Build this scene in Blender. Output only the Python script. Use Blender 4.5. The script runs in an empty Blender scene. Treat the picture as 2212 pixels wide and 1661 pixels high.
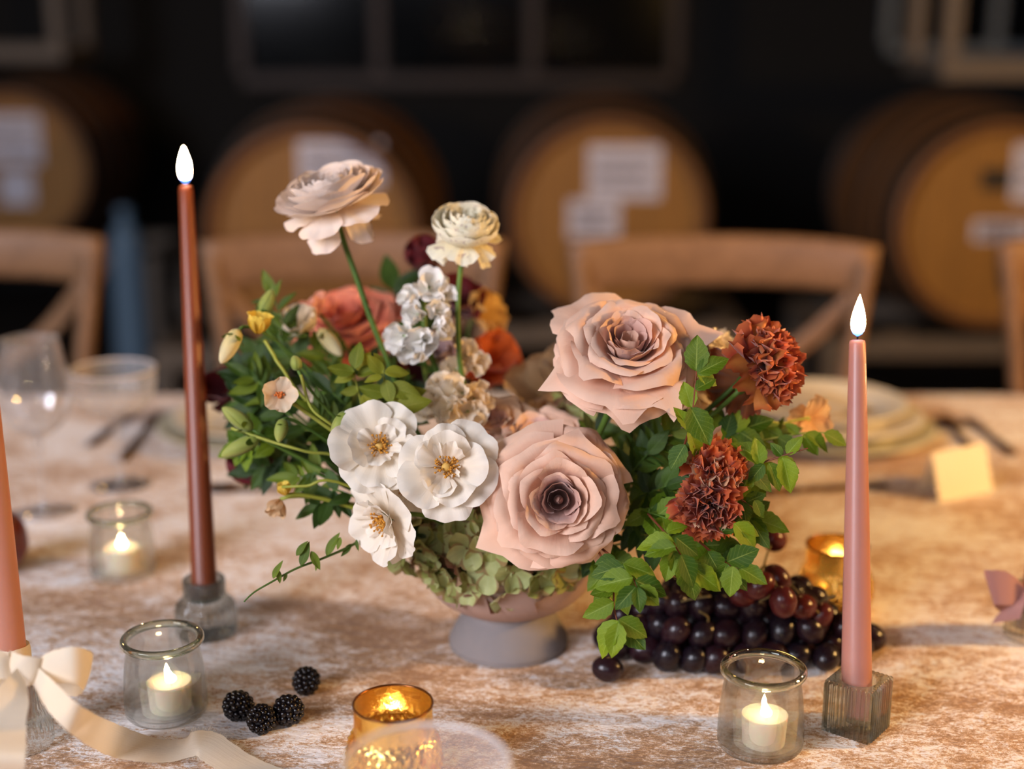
import bpy, math, random
import numpy as np
from mathutils import Vector, Matrix, Euler

random.seed(7)
rng = np.random.default_rng(7)
sc = bpy.context.scene
COL = sc.collection
PI = math.pi

# ------------------------------------------------------------------ camera
TZ = 0.75                                   # table height
CAM = Vector((0.0, 0.0, TZ + 0.585))
PITCH = math.radians(15.0)
FPX = 3072.0                                # 50 mm on a 36 mm sensor, 2212 px wide
CW, CH = 2212.0, 1661.0
cam_data = bpy.data.cameras.new('camera')
cam_data.lens = 50.0
cam_data.sensor_width = 36.0
cam_data.clip_start = 0.02
cam_data.clip_end = 60.0
cam_data.dof.use_dof = True
cam_data.dof.focus_distance = 1.155
cam_data.dof.aperture_fstop = 1.7
cam_data.dof.aperture_blades = 9
cam = bpy.data.objects.new('camera', cam_data)
cam.location = CAM
cam.rotation_euler = (PI / 2 - PITCH, 0, 0)
COL.objects.link(cam)
sc.camera = cam

# ------------------------------------------------------------------ world and light
wd = bpy.data.worlds.new('room_dusk')
sc.world = wd
wd.use_nodes = True
wd.node_tree.nodes['Background'].inputs['Color'].default_value = (0.62, 0.66, 0.80, 1)
wd.node_tree.nodes['Background'].inputs['Strength'].default_value = 0.02

def area(name, loc, target, sx, sy, power, col):
    l = bpy.data.lights.new(name, 'AREA')
    l.shape = 'RECTANGLE'
    l.size, l.size_y, l.energy, l.color = sx, sy, power, col
    o = bpy.data.objects.new(name, l)
    o.location = loc
    o.rotation_euler = (Vector(target) - Vector(loc)).to_track_quat('-Z', 'Y').to_euler()
    COL.objects.link(o)
    return o

def bulb(name, loc, power, col, rad=0.05):
    l = bpy.data.lights.new(name, 'POINT')
    l.energy, l.color, l.shadow_soft_size = power, col, rad
    o = bpy.data.objects.new(name, l)
    o.location = loc
    COL.objects.link(o)
    return o

COOL = (0.87, 0.88, 1.0)
WARM = (1.0, 0.56, 0.17)
area('window_daylight_left', (-2.5, -1.5, 2.35), (0, 1.3, 0.8), 1.5, 1.7, 165, COOL)
area('window_daylight_behind', (-0.6, -2.7, 2.5), (0, 1.3, 0.8), 1.5, 1.5, 20, COOL)
bulb('string_bulb_right', (1.75, 1.15, 1.50), 118, WARM, 0.09)
bulb('string_bulb_table', (0.35, 2.45, 1.85), 6, WARM, 0.08)
bulb('string_bulb_far_left', (-1.5, 2.7, 1.9), 5, WARM, 0.08)

sc.view_settings.view_transform = 'Standard'
sc.view_settings.look = 'None'
sc.view_settings.exposure = 0.06
sc.view_settings.gamma = 1.0
sc.view_settings.use_curve_mapping = False
sc.cycles.use_denoising = True
sc.cycles.use_adaptive_sampling = True
sc.cycles.adaptive_threshold = 0.09
sc.cycles.adaptive_min_samples = 16
sc.cycles.max_bounces = 5
sc.cycles.diffuse_bounces = 3
sc.cycles.glossy_bounces = 3
sc.cycles.transparent_max_bounces = 12
sc.cycles.transmission_bounces = 6
sc.cycles.sample_clamp_indirect = 4.0
sc.cycles.blur_glossy = 0.6

# ------------------------------------------------------------------ picture <-> place
FW = Vector((0, math.cos(PITCH), -math.sin(PITCH)))
UP = Vector((0, math.sin(PITCH), math.cos(PITCH)))
RT = Vector((1, 0, 0))

def W(px, py, d):
    """world point seen at photograph pixel (px, py), d metres in front of the lens plane"""
    return CAM + FW * d + RT * ((px - CW / 2) / FPX * d) + UP * ((CH / 2 - py) / FPX * d)

def T(px, py, h=0.0):
    """point of the horizontal plane h above the table that is seen at (px, py)"""
    ray = FW + RT * ((px - CW / 2) / FPX) + UP * ((CH / 2 - py) / FPX)
    t = (TZ + h - CAM.z) / ray.z
    return CAM + ray * t

def D(x, y, z):
    """direction: x right, y up, z towards the viewer"""
    return (RT * x + UP * y - FW * z).normalized()

def frame(axis, spin=0.0, ref=None):
    """rotation whose Z is axis"""
    z = Vector(axis).normalized()
    r = Vector(ref) if ref is not None else (Vector((0, 0, 1)) if abs(z.z) < 0.9 else Vector((0, 1, 0)))
    x = r.cross(z).normalized()
    y = z.cross(x)
    m = Matrix((x, y, z)).transposed().to_4x4()
    return m @ Matrix.Rotation(spin, 4, 'Z')

def frame_x(xdir, normal):
    """rotation whose X is xdir and Z close to normal"""
    x = Vector(xdir).normalized()
    n = Vector(normal)
    z = (n - x * n.dot(x))
    if z.length < 1e-4:
        z = x.orthogonal()
    z.normalize()
    y = z.cross(x)
    return Matrix((x, y, z)).transposed().to_4x4()

# ------------------------------------------------------------------ mesh helpers
def mesh(name, verts, faces, uvs=None, smooth=True):
    me = bpy.data.meshes.new(name)
    me.from_pydata([tuple(v) for v in verts], [], faces)
    if uvs is not None:
        ul = me.uv_layers.new(name='UVMap')
        idx = np.empty(len(me.loops), dtype=np.int32)
        me.loops.foreach_get('vertex_index', idx)
        ul.data.foreach_set('uv', np.asarray(uvs, dtype=np.float32)[idx].ravel())
    if smooth:
        me.polygons.foreach_set('use_smooth', [True] * len(me.polygons))
    me.update()
    return me

WM = {}

def thing(name, label, cat, loc=(0, 0, 0), group=None):
    o = bpy.data.objects.new(name, None)
    o.empty_display_size = 0.02
    COL.objects.link(o)
    o.location = loc
    WM[o.name] = Matrix.Translation(Vector(loc))
    o['label'] = label
    o['category'] = cat
    if group:
        o['group'] = group
    return o

def part(parent, name, me, mat, M=None, label=None, kind=None):
    """mesh part: M is its world matrix"""
    o = bpy.data.objects.new(name, me)
    if mat is not None and len(me.materials) == 0:
        me.materials.append(mat)
    COL.objects.link(o)
    M = Matrix.Identity(4) if M is None else M
    WM[o.name] = M.copy()
    if parent is not None:
        o.parent = parent
        o.matrix_basis = WM[parent.name].inverted() @ M
    else:
        o.matrix_basis = M
    if label:
        o['label'] = label
    if kind:
        o['kind'] = kind
    return o

def solo(name, label, cat, me, mat, M=None, group=None):
    o = part(None, name, me, mat, M)
    o['label'] = label
    o['category'] = cat
    if group:
        o['group'] = group
    return o

def struct(name, me, mat, M=None):
    o = part(None, name, me, mat, M)
    o['kind'] = 'structure'
    return o

def grid(fn, nu, nv):
    """fn(u in -1..1, v in 0..1) -> xyz"""
    V, U = [], []
    for j in range(nv + 1):
        v = j / nv
        for i in range(nu + 1):
            u = -1 + 2 * i / nu
            V.append(fn(u, v))
            U.append((u * .5 + .5, v))
    F = []
    w = nu + 1
    for j in range(nv):
        for i in range(nu):
            a = j * w + i
            F.append((a, a + 1, a + 1 + w, a + w))
    return V, F, U

def lathe(profile, n=48, rfn=None, cap=False):
    """profile [(r,z)...]; rfn(theta, r, z) -> r"""
    V, F, U = [], [], []
    m = len(profile)
    for j, (r, z) in enumerate(profile):
        for i in range(n):
            t = 2 * PI * i / n
            rr = rfn(t, r, z) if rfn else r
            V.append((rr * math.cos(t), rr * math.sin(t), z))
            U.append((i / n, j / (m - 1)))
    for j in range(m - 1):
        for i in range(n):
            a, b = j * n + i, j * n + (i + 1) % n
            F.append((a, b, b + n, a + n))
    if cap:
        F.append(tuple(range(n - 1, -1, -1)))
        F.append(tuple((m - 1) * n + i for i in range(n)))
    return V, F, U

def smooth_profile(pts, k=6):
    """Catmull-Rom through points"""
    P = [Vector(p) for p in pts]
    out = []
    for i in range(len(P) - 1):
        p0, p1, p2, p3 = P[max(i - 1, 0)], P[i], P[i + 1], P[min(i + 2, len(P) - 1)]
        for s in range(k):
            t = s / k
            out.append(0.5 * ((2 * p1) + (p2 - p0) * t + (2 * p0 - 5 * p1 + 4 * p2 - p3) * t * t
                              + (3 * p1 - p0 - 3 * p2 + p3) * t ** 3))
    out.append(P[-1])
    return out

def tube(pts, rad, n=8, cap=True):
    """tube along points; rad number or list"""
    P = [Vector(p) for p in pts]
    m = len(P)
    R = rad if isinstance(rad, (list, tuple)) else [rad] * m
    V, F, U = [], [], []
    nrm = None
    for i in range(m):
        t = (P[min(i + 1, m - 1)] - P[max(i - 1, 0)]).normalized()
        if nrm is None:
            nrm = t.orthogonal().normalized()
        nrm = (nrm - t * nrm.dot(t)).normalized()
        b = t.cross(nrm)
        for k in range(n):
            a = 2 * PI * k / n
            V.append(P[i] + (nrm * math.cos(a) + b * math.sin(a)) * R[i])
            U.append((k / n, i / (m - 1)))
    for i in range(m - 1):
        for k in range(n):
            a, c = i * n + k, i * n + (k + 1) % n
            F.append((a, c, c + n, a + n))
    if cap:
        F.append(tuple(range(n - 1, -1, -1)))
        F.append(tuple((m - 1) * n + k for k in range(n)))
    return V, F, U

def box(x0, x1, y0, y1, z0, z1, bev=0.0):
    V = [(x, y, z) for x in (x0, x1) for y in (y0, y1) for z in (z0, z1)]
    F = [(0, 1, 3, 2), (4, 6, 7, 5), (0, 4, 5, 1), (2, 3, 7, 6), (0, 2, 6, 4), (1, 5, 7, 3)]
    if bev <= 0:
        return V, F, None
    import bmesh
    bm = bmesh.new()
    vs = [bm.verts.new(v) for v in V]
    for f in F:
        bm.faces.new([vs[i] for i in f])
    bmesh.ops.bevel(bm, geom=bm.edges[:], offset=bev, segments=2, affect='EDGES', profile=.6)
    bm.verts.index_update()
    V2 = [v.co.copy() for v in bm.verts]
    F2 = [tuple(v.index for v in f.verts) for f in bm.faces]
    bm.free()
    return V2, F2, None

def join(*parts):
    V, F = [], []
    for p in parts:
        k = len(V)
        V += list(p[0])
        F += [tuple(i + k for i in f) for f in p[1]]
    return V, F, None

def sphere(r, nu=16, nv=10, sx=1, sy=1, sz=1):
    V, F = [(0, 0, -r * sz)], []
    for j in range(1, nv):
        a = -PI / 2 + PI * j / nv
        for i in range(nu):
            t = 2 * PI * i / nu
            V.append((r * sx * math.cos(a) * math.cos(t), r * sy * math.cos(a) * math.sin(t), r * sz * math.sin(a)))
    V.append((0, 0, r * sz))
    for i in range(nu):
        F.append((0, 1 + (i + 1) % nu, 1 + i))
    for j in range(nv - 2):
        for i in range(nu):
            a, b = 1 + j * nu + i, 1 + j * nu + (i + 1) % nu
            F.append((a, b, b + nu, a + nu))
    e = len(V) - 1
    for i in range(nu):
        F.append((e, e - nu + i, e - nu + (i + 1) % nu))
    return V, F, None

def mk(name, g, smooth=True):
    return mesh(name, g[0], g[1], g[2] if len(g) > 2 else None, smooth)

def sstep(a, b, x):
    t = min(1, max(0, (x - a) / (b - a)))
    return t * t * (3 - 2 * t)

# ------------------------------------------------------------------ materials
def srgb(r, g, b):
    f = lambda c: (c / 255 / 12.92) if c / 255 <= 0.04045 else ((c / 255 + 0.055) / 1.055) ** 2.4
    return (f(r), f(g), f(b), 1)

class NT:
    def __init__(s, name):
        s.m = bpy.data.materials.new(name)
        s.m.use_nodes = True
        s.t = s.m.node_tree
        s.t.nodes.clear()
        s.out = s.t.nodes.new('ShaderNodeOutputMaterial')
    def n(s, typ, **kw):
        nd = s.t.nodes.new('ShaderNode' + typ)
        for k, v in kw.items():
            if k in nd.inputs.keys():
                nd.inputs[k].default_value = v
            else:
                setattr(nd, k, v)
        return nd
    def l(s, a, b):
        s.t.links.new(a, b)
    def surf(s, sock):
        s.l(sock, s.out.inputs['Surface'])
        return s.m
    def noise(s, scale, detail=4, rough=.55, vec=None, dist=0.0):
        nd = s.n('TexNoise')
        nd.inputs['Scale'].default_value = scale
        nd.inputs['Detail'].default_value = detail
        nd.inputs['Roughness'].default_value = rough
        nd.inputs['Distortion'].default_value = dist
        if vec is not None:
            s.l(vec, nd.inputs['Vector'])
        return nd
    def obj(s, scale=None):
        tc = s.n('TexCoord')
        if scale is None:
            return tc.outputs['Object']
        mp = s.n('Mapping')
        mp.inputs['Scale'].default_value = scale
        s.l(tc.outputs['Object'], mp.inputs['Vector'])
        return mp.outputs['Vector']
    def ramp(s, fac, stops):
        r = s.n('ValToRGB')
        e = r.color_ramp.elements
        while len(e) < len(stops):
            e.new(0.5)
        for el, (p, c) in zip(e, stops):
            el.position = p
            el.color = c
        s.l(fac, r.inputs['Fac'])
        return r.outputs['Color']
    def mixc(s, fac, a, b, mode='MIX'):
        m = s.n('Mix', data_type='RGBA', blend_type=mode)
        for sock, val in ((m.inputs[0], fac), (m.inputs[6], a), (m.inputs[7], b)):
            if hasattr(val, 'default_value'):
                s.l(val, sock)
            else:
                sock.default_value = val
        return m.outputs[2]
    def math(s, op, a, b=0.0):
        m = s.n('Math', operation=op)
        for sock, val in ((m.inputs[0], a), (m.inputs[1], b)):
            if hasattr(val, 'default_value'):
                s.l(val, sock)
            else:
                sock.default_value = val
        return m.outputs[0]
    def bump(s, height, strength=.3, dist=.001):
        b = s.n('Bump')
        b.inputs['Strength'].default_value = strength
        b.inputs['Distance'].default_value = dist
        s.l(height, b.inputs['Height'])
        return b.outputs['Normal']
    def principled(s, **kw):
        p = s.n('BsdfPrincipled')
        for k, v in kw.items():
            k = k.replace('_', ' ')
            if hasattr(v, 'default_value'):
                s.l(v, p.inputs[k])
            else:
                p.inputs[k].default_value = v
        return p

MATS = {}
def memo(f):
    def g(*a, **k):
        key = (f.__name__,) + a + tuple(sorted(k.items()))
        if key not in MATS:
            MATS[key] = f(*a, **k)
        return MATS[key]
    return g

@memo
def petal_mat(name, base, tip, edge=None, trans=.22, rough=.62, vary=.10, speck=None):
    t = NT(name)
    uv = t.n('UVMap')
    sp = t.n('SeparateXYZ')
    t.l(uv.outputs['UV'], sp.inputs[0])
    c = t.ramp(sp.outputs['Y'], [(0.0, base), (0.75, tip)] + ([(1.0, edge)] if edge else []))
    # veins running along the petal, faint mottling
    mp = t.n('Mapping')
    mp.inputs['Scale'].default_value = (26, 2.2, 1)
    t.l(uv.outputs['UV'], mp.inputs['Vector'])
    vein = t.noise(1.0, 3, .6, mp.outputs['Vector'])
    mot = t.noise(70, 3, .6, t.obj())
    oi = t.n('ObjectInfo')
    f = t.math('MULTIPLY', t.math('ADD', vein.outputs['Fac'], t.math('ADD', mot.outputs['Fac'], oi.outputs['Random'])), 1 / 3)
    c = t.mixc(t.math('MULTIPLY', f, vary * 4), c, tuple(x * .62 for x in tip[:3]) + (1,))
    if speck:
        s2 = t.noise(230, 2, .5, t.obj())
        c = t.mixc(t.math('MULTIPLY', t.math('GREATER_THAN', s2.outputs['Fac'], .66), .55), c, speck)
    nm = t.bump(t.math('ADD', vein.outputs['Fac'], mot.outputs['Fac']), .25, .0012)
    p = t.principled(Base_Color=c, Roughness=rough, Normal=nm, Sheen_Weight=.25, Sheen_Roughness=.5,
                     Specular_IOR_Level=.25)
    tr = t.n('BsdfTranslucent')
    t.l(c, tr.inputs['Color'])
    mx = t.n('MixShader')
    mx.inputs[0].default_value = trans
    t.l(p.outputs[0], mx.inputs[1])
    t.l(tr.outputs[0], mx.inputs[2])
    return t.surf(mx.outputs[0])

@memo
def leaf_mat(name, dark, light, rib, trans=.25, rough=.42, edge=None):
    t = NT(name)
    uv = t.n('UVMap')
    sp = t.n('SeparateXYZ')
    t.l(uv.outputs['UV'], sp.inputs[0])
    oi = t.n('ObjectInfo')
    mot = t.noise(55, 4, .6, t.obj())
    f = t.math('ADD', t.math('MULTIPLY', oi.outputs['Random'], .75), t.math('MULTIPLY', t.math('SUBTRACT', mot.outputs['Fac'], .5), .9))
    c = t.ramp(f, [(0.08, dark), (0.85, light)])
    a = t.math('ABSOLUTE', t.math('SUBTRACT', sp.outputs['X'], .5))
    ribf = t.math('LESS_THAN', a, .018)
    # side veins
    wv = t.math('SINE', t.math('MULTIPLY', t.math('SUBTRACT', sp.outputs['Y'], t.math('MULTIPLY', a, .55)), 46))
    wv = t.math('GREATER_THAN', wv, .93)
    c = t.mixc(t.math('MULTIPLY', t.math('MAXIMUM', ribf, t.math('MULTIPLY', wv, .35)), .55), c, rib)
    if edge:
        e = t.math('GREATER_THAN', t.math('ADD', a, t.math('MULTIPLY', mot.outputs['Fac'], .2)), .50)
        c = t.mixc(t.math('MULTIPLY', e, .7), c, edge)
    nm = t.bump(t.math('SUBTRACT', mot.outputs['Fac'], t.math('MULTIPLY', t.math('MAXIMUM', ribf, wv), .5)), .35, .0012)
    p = t.principled(Base_Color=c, Roughness=rough, Normal=nm, Specular_IOR_Level=.35)
    tr = t.n('BsdfTranslucent')
    t.l(t.mixc(.5, c, light), tr.inputs['Color'])
    mx = t.n('MixShader')
    mx.inputs[0].default_value = trans
    t.l(p.outputs[0], mx.inputs[1])
    t.l(tr.outputs[0], mx.inputs[2])
    return t.surf(mx.outputs[0])

@memo
def plain(name, col, rough=.5, metal=0.0, var=.15, nscale=30, bump=.1, sss=0.0, spec=.5, coat=0.0):
    t = NT(name)
    nz = t.noise(nscale, 5, .6, t.obj())
    c = t.mixc(t.math('MULTIPLY', nz.outputs['Fac'], 2 * var), col, tuple(x * .55 for x in col[:3]) + (1,))
    kw = dict(Base_Color=c, Roughness=rough, Metallic=metal, Specular_IOR_Level=spec, Coat_Weight=coat)
    if bump:
        kw['Normal'] = t.bump(nz.outputs['Fac'], bump, .002)
    if sss:
        kw['Subsurface_Weight'] = sss
    p = t.principled(**kw)
    if sss:
        p.inputs['Subsurface Radius'].default_value = (1, .55, .3)
        p.inputs['Subsurface Scale'].default_value = .008
    return t.surf(p.outputs[0])

@memo
def wood(name, c1, c2, scale=(1, 1, 12), rough=.5, plank=0.0):
    t = NT(name)
    v = t.obj(scale)
    nz = t.noise(9, 6, .65, v, 1.2)
    c = t.ramp(nz.outputs['Fac'], [(.3, c1), (.7, c2)])
    if plank:
        ov = t.n('SeparateXYZ')
        t.l(t.obj(), ov.inputs[0])
        fr = t.math('FRACT', t.math('MULTIPLY', ov.outputs['X'], plank))
        ln = t.math('LESS_THAN', fr, .04)
        c = t.mixc(t.math('MULTIPLY', ln, .7), c, tuple(x * .25 for x in c1[:3]) + (1,))
    nm = t.bump(nz.outputs['Fac'], .2, .003)
    p = t.principled(Base_Color=c, Roughness=rough, Normal=nm)
    return t.surf(p.outputs[0])

@memo
def glass_wall(name, tint=(.97, .98, .96, 1), gloss=1.0, rough=.03, bumpscale=0, bstr=.2, base=.06, pw=2.6, painted_reflect=0.0):
    """thin blown glass: clear straight through, mirror-like towards grazing"""
    t = NT(name)
    fr = t.n('LayerWeight')
    fr.inputs['Blend'].default_value = .5
    tr = t.n('BsdfTransparent')
    tr.inputs['Color'].default_value = tint
    gl = t.n('BsdfGlossy')
    gl.inputs['Roughness'].default_value = rough
    gl.inputs['Color'].default_value = (gloss, gloss, gloss, 1)
    if bumpscale:
        nz = t.noise(bumpscale, 2, .5, t.obj())
        nm = t.bump(nz.outputs['Fac'], bstr, .002)
        t.l(nm, fr.inputs['Normal'])
        t.l(nm, gl.inputs['Normal'])
    mx = t.n('MixShader')
    t.l(t.math('ADD', t.math('MULTIPLY', t.math('POWER', fr.outputs['Facing'], pw), .85), base), mx.inputs[0])
    t.l(tr.outputs[0], mx.inputs[1])
    t.l(gl.outputs[0], mx.inputs[2])
    if painted_reflect:  # pale diffuse mixed in as painted reflections; the glass itself is clear
        df = t.n('BsdfDiffuse')
        df.inputs['Color'].default_value = (.9, .88, .88, 1)
        m2 = t.n('MixShader')
        m2.inputs[0].default_value = painted_reflect
        t.l(mx.outputs[0], m2.inputs[1])
        t.l(df.outputs[0], m2.inputs[2])
        return t.surf(m2.outputs[0])
    return t.surf(mx.outputs[0])

@memo
def glass_solid(name, tint=(.96, .98, .96, 1), rough=.02, ior=1.47, clear=.3):
    t = NT(name)
    g = t.n('BsdfGlass')
    g.inputs['Color'].default_value = tint
    g.inputs['Roughness'].default_value = rough
    g.inputs['IOR'].default_value = ior
    if clear <= 0:
        return t.surf(g.outputs[0])
    tp = t.n('BsdfTransparent')
    tp.inputs['Color'].default_value = tint
    mx = t.n('MixShader')
    mx.inputs[0].default_value = clear
    t.l(g.outputs[0], mx.inputs[1])
    t.l(tp.outputs[0], mx.inputs[2])
    return t.surf(mx.outputs[0])

@memo
def wax(name, col, top, glow_len, length):
    """taper wax; Z runs up the candle, the melted end is paler"""
    t = NT(name)
    sp = t.n('SeparateXYZ')
    t.l(t.obj(), sp.inputs[0])
    nz = t.noise(60, 3, .5, t.obj())
    c = t.mixc(t.math('MULTIPLY', nz.outputs['Fac'], .25), col, tuple(x * .7 for x in col[:3]) + (1,))
    p = t.principled(Base_Color=c, Roughness=.38, Subsurface_Weight=.35, Specular_IOR_Level=.5,
                     Normal=t.bump(nz.outputs['Fac'], .08, .002))
    p.inputs['Subsurface Radius'].default_value = (1, .5, .28)
    p.inputs['Subsurface Scale'].default_value = .012
    return t.surf(p.outputs[0])

@memo
def flame_mat(name, strength, h):
    t = NT(name)
    sp = t.n('SeparateXYZ')
    t.l(t.obj(), sp.inputs[0])
    f = t.math('DIVIDE', sp.outputs['Z'], h)
    c = t.ramp(f, [(0.0, (.05, .22, 1, 1)), (.12, (.18, .35, 1, 1)), (.24, (1, .62, .28, 1)), (.55, (1, .72, .38, 1)), (1, (1, .60, .22, 1))])
    s = t.ramp(f, [(0.0, (.008,) * 3 + (1,)), (.13, (.02,) * 3 + (1,)), (.28, (.7,) * 3 + (1,)), (.6, (1,) * 3 + (1,))])
    e = t.n('Emission')
    t.l(c, e.inputs['Color'])
    t.l(t.math('MULTIPLY', s, strength), e.inputs['Strength'])
    return t.surf(e.outputs[0])

# ================================================================== SETTING
m_floor = plain('floor_concrete', srgb(44, 36, 31), .5, var=.3, nscale=3, bump=.1)
m_wall = plain('dark_plaster', srgb(13, 11, 10), .9, var=.3, nscale=4, bump=.2)
m_ceil = plain('dark_ceiling', srgb(14, 12, 11), .9)
struct('floor', mk('floor', box(-3.6, 3.6, -3.4, 6.9, -.1, 0), False), m_floor)
struct('ceiling', mk('ceiling', box(-3.6, 3.6, -3.4, 6.9, 3.5, 3.6), False), m_ceil)
struct('wall_back', mk('wall_back', box(-3.6, 3.6, 6.8, 6.9, 0, 3.5), False), m_wall)
struct('wall_left', mk('wall_left', box(-3.6, -3.5, -3.4, 6.8, 0, 3.5), False), m_wall)
struct('wall_right', mk('wall_right', box(3.5, 3.6, -3.4, 6.8, 0, 3.5), False), m_wall)

m_darkframe = wood('dark_window_wood', srgb(58, 36, 22), srgb(40, 24, 15), (1, 1, 6), .55)
m_paleframe = plain('pale_window_paint', srgb(120, 126, 128), .5)
m_pane = plain('dark_window_glass', srgb(9, 11, 13), .12, var=.1, bump=0, spec=.18)

def window(name, x0, x1, z0, z1, mull, fm, fw=.05):
    root = bpy.data.objects.new(name, None)
    COL.objects.link(root)
    root.location = ((x0 + x1) / 2, 6.8, z0)
    root['kind'] = 'structure'
    WM[root.name] = Matrix.Translation(root.location)
    xs = [x0] + mull + [x1]
    part(root, 'frame_sill', mk('frame_sill', box(x0, x1, 6.73, 6.80, z0, z0 + fw, .006), False), fm)
    part(root, 'frame_head', mk('frame_head', box(x0, x1, 6.74, 6.80, z1 - fw, z1, .006), False), fm)
    for x in xs:
        part(root, 'frame_upright', mk('frame_upright', box(x - fw / 2, x + fw / 2, 6.745, 6.80, z0 + fw, z1 - fw, .006), False), fm)
    for a, b in zip(xs[:-1], xs[1:]):
        part(root, 'pane', mk('pane', box(a + fw / 2, b - fw / 2, 6.775, 6.785, z0 + fw, z1 - fw), False), m_pane)
    return root

def X_at(px, y, z):           # world x of pixel column px for a point at world (y, z)
    d = (Vector((0, y, z)) - CAM).dot(FW)
    return (px - CW / 2) / FPX * d

window('window_1', X_at(520, 6.75, 1.1), X_at(1460, 6.75, 1.1), .96, 2.3,
       [X_at(818, 6.75, 1.1), X_at(1150, 6.75, 1.1)], m_darkframe, .06)
window('window_2', X_at(1918, 6.75, 1.1), X_at(2400, 6.75, 1.1), 1.10, 2.3, [X_at(2150, 6.75, 1.1)], m_paleframe, .05)

# ------------------------------------------------------------------ barrels and racks
m_oak = wood('barrel_oak', srgb(126, 80, 38), srgb(98, 60, 28), (1.5, 14, 14), .6)
m_oakhead = wood('barrel_head_oak', srgb(158, 108, 38), srgb(130, 86, 28), (9, 1, 9), .6, plank=9)
m_hoop = plain('dark_hoop_steel', srgb(58, 52, 48), .5, .6, var=.3)
m_paper = plain('barrel_paper', srgb(205, 200, 210), .7, var=.05, bump=0)
m_ink = plain('barrel_ink', srgb(110, 105, 118), .7, var=.05, bump=0)
m_darkcard = plain('barrel_dark_card', srgb(18, 15, 14), .6)
m_rack = plain('rack_steel_paint', srgb(112, 98, 84), .6, .1, var=.2)

BZ = .722
def barrel(px, d, label, papers, R=.295, RB=.345, L=.9):
    c = W(px, 460, d)
    y0 = c.y
    x = (px - CW / 2) / FPX * d
    root = thing('wine_barrel', label, 'barrel', (x, y0 + L / 2, BZ - RB), 'wine barrels on the racks')
    M = Matrix.Translation((x, y0, BZ)) @ Matrix.Rotation(-PI / 2, 4, 'X')   # local z -> world +y
    def rad(z):
        s = (z / L - .5) * 2
        return RB - (RB - R) * s * s
    prof = [(rad(L * i / 18), L * i / 18) for i in range(19)]
    inner = [(R - .028, L * 1.0), (R - .028, L - .03)]
    front = [(R - .02, .035), (R - .028, .0)]
    part(root, 'staves', mk('staves', lathe(front + prof + inner, 56)), m_oak, M)
    part(root, 'barrel_head', mk('barrel_head', lathe([(.0001, .03), (R - .015, .03), (R - .015, .05), (.0001, .05)], 56), False), m_oakhead, M)
    part(root, 'barrel_head', mk('barrel_head', lathe([(.0001, L - .05), (R - .02, L - .05), (R - .02, L - .03), (.0001, L - .03)], 56), False), m_oakhead, M)
    for z0, z1 in ((.0, .045), (.10, .135), (.26, .30), (L - .30, L - .26), (L - .135, L - .10), (L - .045, L)):
        part(root, 'hoop', mk('hoop', lathe([(rad(z0) + .001, z0), (rad(z0) + .005, z0), (rad(z1) + .005, z1), (rad(z1) + .001, z1)], 56)), m_hoop, M)
    for (a, b, e, f, mm) in papers:          # pixel box of the paper
        yy = y0 + .029
        dd = lambda z: (Vector((0, yy, z)) - CAM).dot(FW)
        zc = W(0, (b + f) / 2, d + .03).z
        hz = (f - b) / FPX * d / 2
        x0, x1 = (a - CW / 2) / FPX * d, (e - CW / 2) / FPX * d
        pr = part(root, 'paper_label', mk('paper_label', box(x0, x1, yy - .002, yy, zc - hz, zc + hz), False), mm,
                  label='white paper label pinned to the barrel head' if mm is m_paper else 'black card pinned to the barrel head')
        if mm is m_paper and e - a > 100:
            for q in range(3):
                zz = zc + hz * (.45 - .45 * q)
                part(pr, 'print_line', mk('print_line', box(x0 + .02, x1 - .02 - .03 * (q % 2), yy - .0026, yy - .0021, zz - .008, zz + .004), False), m_ink)
    return x, y0

def rack_beam(root, name, g):
    part(root, name, mk(name, g, False), m_rack)

def low_rack(x0, x1, y0, label):
    root = thing('barrel_rack', label, 'rack', ((x0 + x1) / 2, y0 + .45, 0), 'steel barrel racks under the barrels')
    for yy in (y0 + .16, y0 + .70):
        rack_beam(root, 'beam', box(x0, x1, yy - .03, yy + .03, .302, .362, .006))
    for xx in (x0 + .03, x1 - .03):
        rack_beam(root, 'rail', box(xx - .03, xx + .03, y0 + .19, y0 + .67, .302, .36, .006))
        for yy in (y0 + .16, y0 + .70):
            rack_beam(root, 'leg', box(xx - .03, xx + .03, yy - .03, yy + .03, 0, .302, .004))
    for xx in np.arange(x0 + .22, x1 - .1, .5):
        rack_beam(root, 'cradle', box(xx - .05, xx + .05, y0 + .13, y0 + .19, .362, .375, .003))

b1 = barrel(35, 5.5, 'oak wine barrel at the far left edge with two white papers', [(-60, 245, 96, 350, m_paper), (0, 368, 72, 440, m_paper)])
b2 = barrel(672, 3.9, 'oak wine barrel behind the pale pink ranunculus', [(645, 302, 828, 400, m_paper)])
b3 = barrel(1315, 4.2, 'oak wine barrel in the middle with white sheet and smaller paper below', [(1270, 312, 1428, 428, m_paper), (1228, 432, 1340, 515, m_paper)])
b4 = barrel(2160, 4.04, 'oak wine barrel at the right edge with a black card', [(2188, 310, 2290, 432, m_paper), (2120, 362, 2186, 408, m_darkcard), (2112, 478, 2240, 522, m_paper)])
low_rack(-2.6, b1[0] + .5, b1[1], 'steel rack under the far left barrel')
low_rack(b2[0] - .5, b2[0] + .38, b2[1], 'steel rack under the barrel behind the ranunculus')
low_rack(b3[0] - .38, b3[0] + .45, b3[1], 'steel rack under the middle barrel')
low_rack(b4[0] - .45, b4[0] + .6, b4[1], 'steel rack under the right edge barrel')

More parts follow.
